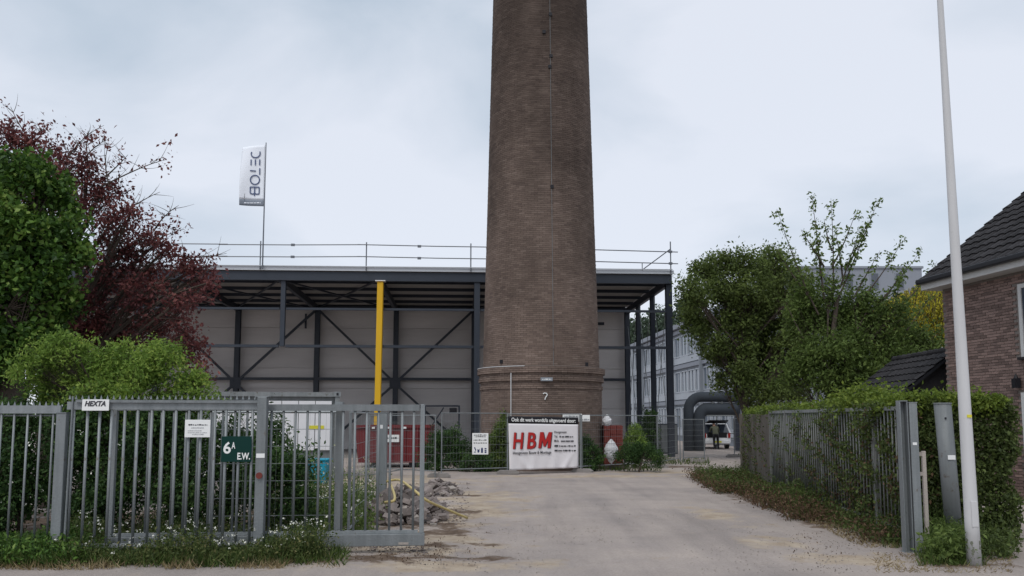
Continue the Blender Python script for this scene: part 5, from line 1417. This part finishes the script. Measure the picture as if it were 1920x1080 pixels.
# ------------------------------------------------------------------ trees
R_ = np.random.default_rng
def tree_left():
    Y = 15.0
    base = np.array([W(30, 900, Y)[0], Y, 0]); top = W(40, 430, Y)
    make_tree('ivy_tree', 'big rounded tree clad in dense glossy green ivy behind the palisade fence', 'tree', base, top, .28,
              pxclumps([(20, 330, 55, 42), (75, 350, 45, 48), (-40, 370, 70, 60), (110, 415, 38, 50), (30, 420, 75, 55), (-50, 470, 80, 80), (125, 475, 35, 40), (50, 500, 75, 55), (95, 555, 52, 45),
                        (15, 580, 75, 60), (85, 610, 40, 40), (20, 670, 70, 60), (-40, 640, 70, 90)], Y, .9, .5, 1),
              .095, 'leaf_ivy', 'bark', 300, 18, 61, lumpy=.17, shell=.72, sig=.10, aspect=.75, up=.9)
    Y = 17.2; base = np.array([W(95, 900, Y)[0], Y, 0]); top = W(120, 470, Y)
    bare = [(W(110, 330, Y), W(195, 235, Y)), (W(150, 320, Y), W(205, 260, Y - .3)), (W(190, 350, Y), W(310, 300, Y)), (W(170, 330, Y), W(165, 245, Y + .4)), (W(60, 270, Y), W(20, 200, Y)),
            (W(230, 400, Y), W(300, 360, Y)), (W(290, 430, Y), W(335, 385, Y - .2)), (W(200, 330, Y), W(240, 290, Y)), (W(60, 260, Y), W(90, 240, Y + .2)), (W(330, 480, Y), W(425, 475, Y)),
            (W(180, 560, Y), W(330, 640, Y - .9)), (W(150, 590, Y), W(300, 650, Y - .9)), (W(210, 600, Y), W(345, 600, Y - .9)), (W(250, 480, Y), W(345, 430, Y)), (W(205, 350, Y), W(205, 270, Y + .3))]
    make_tree('plum_tree', 'dark red leaved plum tree with bare twigs reaching out behind the ivy tree', 'tree', base, top, .22,
              pxclumps([(15, 262, 42, 26), (60, 285, 30, 30), (112, 285, 28, 26), (105, 330, 40, 36), (165, 325, 34, 30), (190, 365, 45, 32), (145, 390, 36, 30), (245, 400, 36, 26), (205, 425, 40, 28),
                        (275, 440, 34, 24), (235, 470, 44, 28), (180, 480, 30, 26), (310, 470, 30, 24), (285, 510, 46, 26), (345, 500, 34, 24), (375, 515, 26, 24), (360, 545, 30, 20), (210, 530, 50, 30),
                        (160, 560, 44, 34), (270, 555, 46, 28), (150, 620, 44, 34), (215, 600, 50, 34), (275, 610, 44, 30), (310, 650, 36, 26), (340, 630, 26, 30), (355, 672, 30, 24), (372, 705, 18, 18), (385, 500, 24, 22), (392, 530, 22, 22), (340, 560, 34, 24), (385, 690, 16, 24), (365, 640, 22, 22), (235, 650, 40, 30), (330, 590, 28, 22), (300, 450, 40, 10), (40, 320, 60, 40)], Y, .9, .7, 2),
              .075, 'leaf_plum', 'bark', 300, 13, 62, shell=.3, sig=.10, lumpy=.27, aspect=.55, bare=bare, limb_r=.28)
    Y = 13.2; base = np.array([W(200, 900, Y)[0], Y, 0]); top = W(200, 740, Y)
    o = make_tree('lilac_shrub', 'broad light green flowering shrub rising above the palisade fence', 'shrub', base, top, .07,
              pxclumps([(60, 700, 36, 45), (105, 670, 38, 42), (160, 685, 42, 40), (215, 700, 42, 38), (265, 690, 40, 40), (312, 690, 36, 42), (345, 722, 30, 28), (388, 735, 22, 20), (130, 730, 70, 35), (240, 745, 80, 35), (330, 760, 60, 30), (190, 668, 34, 30), (238, 680, 34, 32), (292, 668, 24, 26), (368, 728, 28, 24), (408, 745, 18, 14), (130, 645, 20, 22)], Y, .9, .3, 3),
              .06, 'leaf_lime', 'bark', 1000, 13, 63, shell=.5, sig=.065, aspect=.4, parts=('stems', 'foliage'), up=.3)
    rng = R_(64); P = np.concatenate([W(x, y, Y - .3) + rng.normal(size=(14, 3)) * [.05, .05, .09] for (x, y) in ((300, 660), (315, 668), (290, 655), (345, 690), (332, 680), (305, 700), (325, 720), (160, 640), (385, 725), (250, 715), (270, 735), (235, 745), (350, 730))])
    leaves('blossom', P, .05, 'leaf_hedgetop', o, rng, .6, tint=np.ones(len(P)))
    # dark thicket behind the gate
    Y = 12.6
    for i, (lab, px, cl) in enumerate((('dark green privet bush behind the left end of the palisade fence', 20, [(-40, 830, 70, 70), (20, 820, 60, 60), (60, 900, 60, 70), (0, 930, 80, 70), (40, 780, 60, 30)]),
                                       ('dark green privet bush behind the HEXTA sign', 170, [(140, 830, 55, 60), (200, 830, 50, 60), (150, 910, 60, 70), (210, 920, 50, 70), (170, 780, 60, 35)]),
                                       ('dark green privet bush behind the paper notice', 320, [(280, 830, 50, 60), (340, 830, 50, 60), (290, 910, 60, 70), (360, 920, 50, 70), (320, 785, 60, 30)]),
                                       ('dark green privet bush behind the green number sign and fence post', 490, [(430, 830, 50, 55), (490, 835, 45, 55), (440, 910, 60, 70), (510, 900, 55, 60), (555, 910, 35, 60), (540, 850, 24, 40), (505, 790, 22, 25), (570, 960, 40, 40)]))):
        base = np.array([W(px, 980, Y)[0], Y + .3, 0.]); c2 = pxclumps(cl, Y + .3, .9, .3, 10 + i); top = np.mean([c for c, r in c2], 0)
        o = make_tree('privet_bush', lab, 'bush', base, top, .05, c2, .06, 'leaf_dark', 'bark', 750, 13, 70 + i, 'privet bushes behind the palisade fence', .45, .075, .5, parts=('stems', 'foliage'))
        rng = R_(80 + i); k = 9; P = np.stack([base[0] + rng.uniform(-.9, .9, k), base[1] - .75 + rng.normal(0, .1, k), rng.uniform(.5, 1.7, k)], 1)
        leaves('blossom', np.repeat(P, 3, 0) + rng.normal(0, .012, (3 * k, 3)), .028, 'petal', o, rng, .8)
tree_left()

def tree_right():
    Y = 36.0; base = np.array([W(1402, 840, Y)[0], Y, 0]); top = W(1390, 590, Y)
    make_tree('broad_tree', 'broad dark green leafy tree standing behind the far end of the hedge', 'tree', base, top, .20,
              pxclumps([(1325, 515, 40, 28), (1385, 497, 48, 26), (1445, 500, 46, 30), (1300, 555, 30, 28), (1350, 550, 46, 32), (1410, 545, 50, 36), (1470, 550, 46, 40), (1505, 545, 22, 40), (1310, 605, 34, 30), (1370, 600, 44, 32),
                        (1435, 610, 50, 42), (1495, 610, 30, 48), (1335, 640, 34, 24), (1365, 665, 36, 26), (1420, 675, 44, 36), (1395, 710, 34, 28), (1460, 700, 46, 40), (1300, 580, 26, 20), (1440, 735, 40, 20), (1480, 660, 40, 36), (1400, 740, 30, 20), (1480, 740, 36, 20), (1350, 715, 22, 20), (1285, 530, 16, 16), (1400, 640, 30, 24)], Y, .85, 1.2, 4),
              .14, 'leaf_tree', 'bark', 85, 17, 91, lumpy=.23, shell=.4, maxtw=3000, sig=.17, aspect=.5)
    Y = 28.5; base = np.array([W(1570, 840, Y)[0], Y, 0]); top = W(1570, 560, Y)
    rng = R_(92)
    root = make_tree('walnut_tree', 'open green tree with long upright leafy shoots behind the garage', 'tree', base, top, .17,
              pxclumps([(1540, 600, 36, 36), (1590, 600, 40, 40), (1640, 610, 38, 34), (1530, 660, 40, 36), (1590, 660, 46, 38), (1650, 655, 44, 32), (1500, 700, 40, 34), (1560, 715, 46, 30), (1620, 700, 40, 30), (1700, 635, 40, 30), (1745, 650, 34, 34), (1680, 590, 30, 26), (1640, 560, 26, 24), (1520, 560, 26, 34), (1500, 600, 30, 40), (1590, 720, 50, 26), (1690, 665, 40, 24), (1560, 545, 20, 24), (1610, 560, 24, 20)], Y, .85, .8, 5),
              .125, 'leaf_mid', 'bark', 150, 14, 92, lumpy=.3, shell=.35, sig=.14, aspect=.45)
    shoots = [(1535, 590, 1457, 392), (1545, 560, 1522, 366), (1562, 560, 1558, 372), (1572, 560, 1646, 378), (1575, 540, 1614, 426), (1600, 580, 1692, 452), (1625, 590, 1728, 468), (1650, 600, 1757, 490), (1520, 560, 1450, 456),
              (1545, 500, 1502, 432), (1580, 520, 1566, 432), (1560, 500, 1604, 398), (1540, 520, 1530, 420), (1600, 560, 1650, 470), (1560, 470, 1545, 410), (1640, 580, 1700, 490), (1590, 500, 1625, 420), (1670, 600, 1690, 520), (1700, 620, 1755, 540), (1510, 640, 1470, 560)]
    A, B, RA, RB, P = [], [], [], [], []
    for (x0, y0, x1, y1) in shoots:
        dy = rng.uniform(-.6, .6); a = W(x0, y0, Y); b = W(x1, y1, Y + dy); C = curve_pts(a, b, rng, 8, -.05, .03)
        for i in range(8): A.append(C[i]); B.append(C[i + 1]); RA.append(.035 * (1 - i / 9)); RB.append(.035 * (1 - (i + 1) / 9))
        L = np.linalg.norm(b - a)
        for t in np.arange(.15, 1.02, .17 / L):
            q = a * (1 - t) + b * t; i = min(7, int(t * 8)); q = C[i] + (C[i + 1] - C[i]) * (t * 8 - i) if t < 1 else C[8]
            q = q + rng.normal(size=3) * [.055, .055, .03]
            if rng.random() < .85: P.append(q + rng.normal(size=(int(rng.integers(8, 16)), 3)) * [.06, .06, .06])
    for k in range(len(shoots)):
        V, Q = seg_tubes(A[8 * k:8 * k + 8], B[8 * k:8 * k + 8], RA[8 * k:8 * k + 8], RB[8 * k:8 * k + 8], 5); link('shoot', fast_mesh('shoot', V, Q, 'bark', ORG[root.name]), root)
    leaves('shoot_leaves', np.concatenate(P), .12, 'leaf_mid', root, rng, .5)
    Y = 40.0; base = np.array([W(1710, 840, Y)[0], Y, 0]); top = W(1710, 620, Y); rng = R_(93)
    root = thing('golden_willow', 'yellow-green weeping tree glowing behind the house corner', 'tree', base)
    V, Q = seg_tubes([base, base * .5 + top * .5], [base * .5 + top * .5, top], [.25, .2], [.2, .12], 6)
    P = []; A, B = [], []
    for k in range(1100):
        s = W(rng.uniform(1610, 1785), 0, Y); x = s[0]; px = 960 + x / Y * F
        ty = np.interp(px, [1600, 1640, 1690, 1730, 1775, 1800], [600, 572, 548, 528, 540, 560]) + rng.exponential(28)
        yy = Y + rng.normal(0, 1.3); a = W(px, ty, yy); ln = rng.uniform(.9, 2.6)
        tt = np.arange(0, 1, .06 / ln)[:, None]; dr = np.array([rng.normal(0, .12), rng.normal(0, .12), -1]) * ln
        P.append(a + dr * tt + rng.normal(size=(len(tt), 3)) * .05); A.append(a); B.append(a + dr)
        if rng.random() < .3: A.append(top); B.append(a)
    V2, Q2 = seg_tubes(A, B, .012, .006, 3); link('trunk', fast_mesh('trunk', np.concatenate([V, V2]), np.concatenate([Q, Q2 + len(V)]), 'bark', base), root)
    P = np.concatenate(P); leaves('crown', P, .15, 'leaf_willow', root, rng, .35, droop=1.5, up=.1, tint=np.clip(rng.normal(.5, .25, len(P)), 0, 1))
    # trees beyond the office
    for i, (px, py, rx, ry, Y, lab) in enumerate(((1222, 620, 40, 40, 112., 'distant grey-green tree seen through the open hall side'), (1275, 600, 45, 45, 118., 'distant tree behind the roof of the office block'), (1160, 650, 50, 40, 120., 'distant tree low behind the hall back wall'))):
        base = np.array([W(px, 800, Y)[0], Y, 0]); top = W(px, py + 20, Y)
        make_tree('distant_tree', lab, 'tree', base, top, .4, pxclumps([(px, py, rx, ry), (px - 20, py + 40, rx, ry), (px + 22, py + 40, rx, ry), (px, py + 70, rx, ry)], Y, .8, 1, 20 + i), .45, 'leaf_far', 'bark', 2.2, 14, 95 + i, 'distant trees', .4, .45, .6)
tree_right()

# ------------------------------------------------------------------ weeds, grass, litter
def blades(P, h, rng, w=.008, lean=.35):
    n = len(P); d = rng.normal(size=(n, 3)) * [lean, lean, 0] + [0, 0, 1]; d = unit(d); L = h * rng.uniform(.5, 1.3, (n, 1))
    s = unit(np.cross(d, rng.normal(size=(n, 3)))) * w; bend = rng.normal(size=(n, 3)) * [.18, .18, 0] * L
    V = np.stack([P - s, P + s, P + d * L * .55 + s * .7 + bend * .3, P + d * L + bend, P + d * L * .55 - s * .7 + bend * .3], 1).reshape(-1, 3)
    b = np.arange(n)[:, None] * 5
    return V, np.concatenate([b + [0, 1, 2, 4]]), np.concatenate([b + [4, 2, 3]])
def grass(name, label, P, h, m, rng, cat='grass', w=.008, lean=.35, tint=None):
    V, Q, T = blades(P, h, rng, w, lean); base = P.mean(0); base[2] = 0
    Q4 = np.concatenate([Q, np.concatenate([T, T[:, 2:]], 1)])
    tint = rng.beta(2, 2, len(P)) if tint is None else tint
    # triangles written as degenerate-free quads: split tip into its own face list
    me = bpy.data.meshes.new(name); faces = np.concatenate([Q.ravel(), T.ravel()]).astype(np.int32)
    n = len(P); me.vertices.add(len(V)); me.vertices.foreach_set('co', (V - base).astype(np.float32).ravel())
    me.loops.add(len(faces)); me.loops.foreach_set('vertex_index', faces); me.polygons.add(2 * n)
    st = np.concatenate([np.arange(n) * 4, 4 * n + np.arange(n) * 3]).astype(np.int32)
    me.polygons.foreach_set('loop_start', st); me.polygons.foreach_set('loop_total', np.concatenate([np.full(n, 4), np.full(n, 3)]).astype(np.int32))
    me.materials.append(MATS[m]); a = me.attributes.new('tint', 'FLOAT', 'FACE'); a.data.foreach_set('value', np.tile(tint, 2).astype(np.float32))
    me.update(calc_edges=True)
    o = link(name, me, None, base, 'stuff'); tag(o, label, cat); return o
def weeds():
    rng = R_(101)
    def strip(n, px0, px1, y0, y1, dens=None):
        px = rng.uniform(px0, px1, n); py = rng.uniform(y0, y1, n)
        return np.array([G(a, b) for a, b in zip(px, py)])
    # verge in front of the palisade
    P = np.concatenate([strip(2500, -40, 130, 1040, 1066), strip(4500, 120, 560, 1030, 1064), strip(900, 560, 650, 1036, 1062)])
    clump = .5 + .5 * np.sin(P[:, 0] * 3.1 + 1.3 * np.sin(P[:, 1] * 7)); P = P[rng.random(len(P)) < .35 + .65 * clump]
    grass('verge_grass', 'rough green weeds and grass along the foot of the palisade fence', P, .20, 'grass', rng, w=.006, lean=.6)
    P = np.concatenate([strip(2600, 180, 640, 1048, 1068), strip(500, -20, 180, 1060, 1070), strip(500, 400, 640, 1040, 1060)])
    P = P[rng.random(len(P)) < .12 + .88 * (np.sin(P[:, 0] * 4.3 + 2 * np.sin(P[:, 0] * 1.7)) > .1)]
    grass('dry_verge_grass', 'straw coloured dry grass fringe between the road edge and the weeds', P, .12, 'drygrass', rng, w=.005, lean=.8)
    # broad leaved weeds
    def herb(name, lab, C, hmax, leaf, m, per=26, sx=.16, flowers=0, fm='petal'):
        base = C.mean(0); base[2] = 0; root = thing(name, lab, 'weeds', base); root['kind'] = 'stuff'
        k = len(C); P = np.repeat(C, per, 0); r = rng.random((k * per, 1)); hv = (.55 + .65 * (.5 + .5 * np.sin(C[:, 0] * 2.7 + 1.7 * np.sin(C[:, 0] * 1.1 + C[:, 1])))); hh = np.repeat(rng.uniform(.4, 1, k) * hmax * hv, per)[:, None]
        P = P + np.concatenate([rng.normal(0, sx, (k * per, 2)) * (.4 + .6 * r), r * hh], 1); P[:, 2] = np.maximum(P[:, 2], .015)
        leaves('foliage', P, leaf, m, root, rng, .45, up=.5, kind='stuff')
        A = C; B = C + np.stack([rng.normal(0, .08, k), rng.normal(0, .08, k), rng.uniform(.5, 1.15, k) * hmax * hv], 1)
        V, Q = seg_tubes(A, B, .005, .002, 3); link('stems', fast_mesh('stems', V, Q, 'grass', base, np.full(len(Q), .5)), root, None, 'stuff')
        if flowers:
            f = rng.integers(0, k, flowers); FPp = B[f] + rng.normal(0, 1, (flowers, 3)) * [.07, .07, .05] + [0, 0, .03]
            leaves('blossom', np.repeat(FPp, 5, 0) + rng.normal(0, .008, (flowers * 5, 3)), .022, fm, root, rng, .8, up=2, kind='stuff')
        return root
    herb('ivy_patch', 'low dark green ivy patch at the foot of the fence left of the HEXTA sign', strip(520, -40, 150, 1020, 1064), .30, .055, 'leaf_ivy', 22)
    herb('daisy_weeds', 'tall feathery weeds with small white daisies at the fence foot', strip(620, 130, 470, 1012, 1060), .36, .04, 'leaf_weed', 44, .13, 190)
    herb('daisy_weeds', 'bushy clump of weeds with white daisies at the middle fence post', strip(330, 450, 600, 1020, 1058), .40, .04, 'leaf_weed', 46, .13, 90)
    herb('tall_weeds', 'tall flowering weeds growing behind the sliding gate', strip(260, 500, 690, 955, 1010), .85, .05, 'leaf_mid', 40, .16, 120)
    herb('seeding_weeds', 'pale seeding weeds beside the wide gatepost', strip(110, 630, 700, 930, 975), .95, .05, 'leaf_mid', 30, .16, 90, 'petal_pale')
    herb('daisy_weeds', 'white daisies and weeds growing up between the fence bars', strip(240, 150, 640, 985, 1015), .62, .04, 'leaf_mid', 26, .13, 160)
    # right verge
    def rstrip(n, off0, off1, t0, t1):
        t = rng.uniform(t0, t1, n)[:, None]; d = unit(RF2 - RF0); s = np.array([-d[1], d[0], 0])
        return RF0 + (RF2 - RF0) * t + s * rng.uniform(off0, off1, (n, 1))
    herb('bramble_patch', 'reddish brown bramble and weeds along the foot of the overgrown fence', np.concatenate([rstrip(170, -.1, .45, .0, 1.0), rstrip(200, -.1, .7, .25, .75), rstrip(330, -.1, 1.4, .62, 1.03)]), .44, .06, 'leaf_hedge', 34, .16)
    herb('dead_leaf_patch', 'brown dead leaves and twigs caught along the overgrown fence', np.concatenate([rstrip(220, .0, .6, .0, 1.0), rstrip(420, .0, 1.1, .2, .75), rstrip(420, .2, 1.6, .6, 1.03)]), .36, .05, 'leaf_brown', 26, .18)
    herb('nettle_clump', 'green nettle clump between the leaning post and the lamp post', strip(90, 1745, 1815, 1025, 1062), .42, .06, 'leaf_mid', 44, .10)
    herb('nettle_clump', 'dark nettles at the hedge end behind the lamp post', strip(70, 1800, 1890, 1010, 1050), .40, .06, 'leaf_hedge', 40, .12)
    P = np.concatenate([rstrip(2600, .1, .75, -.02, .5), rstrip(900, .3, 1.1, .45, 1.0), strip(900, 1640, 1900, 1040, 1075)])
    grass('verge_straw', 'dry straw and sparse grass on the verge before the overgrown fence', P, .08, 'drygrass', rng, w=.005, lean=1.4)
    P = np.concatenate([rstrip(1500, .0, .45, -.02, .6), strip(700, 1720, 1850, 1040, 1064)])
    grass('verge_grass', 'short green grass tufts in front of the bar fence and posts', P, .13, 'grass', rng, w=.006)
    # ground cover at the hall fence
    P = np.concatenate([strip(700, 1090, 1240, 872, 884), strip(400, 1235, 1330, 862, 872)])
    grass('fence_foot_grass', 'thin dry grass along the foot of the mesh fence by the chimney', P, .16, 'grass', rng, w=.012)
    # litter on the sandy drive edge
    n = 900; P = np.concatenate([strip(420, 640, 830, 1020, 1055), strip(90, 790, 930, 970, 1040), strip(150, 1480, 1700, 1000, 1050)]); P[:, 2] = .02
    o = leaves('leaf_litter', P, .03, 'leaf_brown', None, rng, .5, up=3, droop=0, kind='stuff', base=P.mean(0) * [1, 1, 0]); tag(o, 'scattered brown dead leaves and bark on the sandy drive edge', 'litter')
weeds()

# ------------------------------------------------------------------ rubble, hoses, stray stones
def rubble():
    rng = R_(111)
    def stone_mesh(m, seed):
        r = R_(seed); b = MB(); s = np.array([.5, .35, .22]) * r.uniform(.7, 1.2, 3)
        P = [s * V3(q) * r.uniform(.75, 1.1, 3) for q in ((-1, -1, -1), (1, -1, -1), (1, 1, -1), (-1, 1, -1), (-1, -1, 1), (1, -1, 1), (1, 1, 1), (-1, 1, 1))]
        b.box8(P); me = b.mesh('stone', m, np.zeros(3)); return me
    ms = [stone_mesh('stone', i) for i in range(7)] + [stone_mesh('pale_stone', 20)]
    def heap(lab, cpx, n, rx, ry, hz_, smin, smax):
        c = G(*cpx); root = thing('rubble_heap', lab, 'rubble', c)
        b = MB(); k = 16   # earth core
        v = [c + [0, 0, hz_ * .72]] + [c + V3((rx * .8 * math.cos(2 * math.pi * i / k) * rng.uniform(.85, 1.1), ry * .8 * math.sin(2 * math.pi * i / k) * rng.uniform(.85, 1.1), -.02)) for i in range(k)]
        v += [c + V3((rx * .4 * math.cos(2 * math.pi * i / k), ry * .4 * math.sin(2 * math.pi * i / k), hz_ * .5)) for i in range(k)]
        f = [(1 + i, 1 + (i + 1) % k, 1 + k + (i + 1) % k, 1 + k + i) for i in range(k)] + [(1 + k + i, 1 + k + (i + 1) % k, 0) for i in range(k)]
        b.add(v, f); b.build('earth', 'stone', root)
        for i in range(n):
            a = rng.uniform(0, 2 * math.pi); q = rng.random() ** .55; s = rng.uniform(smin, smax) * (1 if q < .8 else .7)
            z = hz_ * (1 - q ** 1.3) * rng.uniform(.85, 1.05) + s * .12
            o = link('stone', ms[rng.integers(0, 8) if rng.random() < .6 else rng.integers(0, 7)], root)
            o.location = (rx * q * math.cos(a), ry * q * math.sin(a), z); o.scale = (s, s, s); o.rotation_euler = tuple(rng.uniform(-.6, .6, 2)) + (rng.uniform(0, 6.28),)
    heap('heap of broken grey-brown paving stones behind the end of the sliding gate', (758, 972), 210, .82, 1.15, .52, .13, .27)
    heap('smaller heap of broken bricks beside the fence foot', (822, 926), 90, .55, .9, .30, .11, .22)
    def pebbles(name, lab, P, smin, smax, m):
        k = len(P); sz = smin * (smax / smin) ** rng.random((k, 1)); c8 = np.array([(-1, -1, -1), (1, -1, -1), (1, 1, -1), (-1, 1, -1), (-1, -1, 1), (1, -1, 1), (1, 1, 1), (-1, 1, 1)], float)
        V = c8[None] * sz[:, :, None] * rng.uniform(.5, 1.1, (k, 8, 3)) * [1, 1, .6]; a = rng.uniform(0, 6.28, k); ca, sa = np.cos(a)[:, None], np.sin(a)[:, None]
        V = np.stack([V[:, :, 0] * ca - V[:, :, 1] * sa, V[:, :, 0] * sa + V[:, :, 1] * ca, V[:, :, 2]], 2) + P[:, None, :] + np.array([0, 0, 1.]) * (sz * .4)[:, :, None]
        Q = np.concatenate([np.array([(4, 5, 6, 7), (0, 1, 5, 4), (1, 2, 6, 5), (2, 3, 7, 6), (3, 0, 4, 7)]) + 8 * i for i in range(k)])
        base = P.mean(0) * [1, 1, 0]; o = link(name, fast_mesh(name, V.reshape(-1, 3), Q, m, base), None, base, 'stuff'); tag(o, lab, 'gravel')
    def sc(n, px0, px1, y0, y1): return np.array([G(a, b) for a, b in zip(rng.uniform(px0, px1, n), rng.uniform(y0, y1, n))])
    pebbles('gravel', 'fine grit scattered over the dusty drive', np.concatenate([sc(1600, 620, 1750, 985, 1075), sc(900, 800, 1450, 915, 1000)]), .003, .010, 'pale_stone')
    pebbles('brick_fines', 'small brick crumbs and grit spread round the rubble heaps', np.concatenate([sc(420, 690, 800, 990, 1040), sc(420, 780, 880, 905, 985)]), .006, .022, 'stone')
    pebbles('dark_grit', 'dark grit and crumbs along the edge of the drive', np.concatenate([sc(350, 640, 900, 1010, 1060), sc(250, 1480, 1760, 1000, 1070)]), .003, .008, 'board')
    for (px, py, s, lab) in ((813, 986, .14, 'pale loose stone lying on the sand beside the rubble heap'), (806, 1031, .07, 'small pale pebble near the lower gate corner'), (905, 1012, .06, 'small grey pebble on the dusty drive')):
        p = G(px, py); o = link('loose_stone', ms[7], None, p + [0, 0, s * .14]); o.scale = (s, s, s); tag(o, lab, 'stone')
    def hose(lab, pts, r):
        P = [G(x, y, z) for x, y, z in pts]; Q = []
        for i in range(len(P) - 1):
            for t in np.linspace(0, 1, 7)[:-1]:
                p0 = P[max(i - 1, 0)]; p1 = P[i]; p2 = P[i + 1]; p3 = P[min(i + 2, len(P) - 1)]
                Q.append(.5 * (2 * p1 + (p2 - p0) * t + (2 * p0 - 5 * p1 + 4 * p2 - p3) * t * t + (3 * p1 - p0 - 3 * p2 + p3) * t ** 3))
        Q.append(P[-1]); base = P[-1].copy(); base[2] = 0
        b = MB(); b.tube(Q, r, 8); o = b.build('yellow_pipe', 'hose', None, base, smooth=True); tag(o, lab, 'pipe')
    hose('pale yellow plastic pipe running from the rubble heap onto the sandy drive', [(722, 903, .58), (748, 900, .62), (775, 918, .60), (800, 938, .46), (835, 954, .26), (876, 971, .035)], .022)
    hose('short pale yellow pipe bent over the top of the rubble heap', [(730, 903, .50), (738, 922, .52), (739, 938, .50), (722, 942, .44)], .022)
rubble()
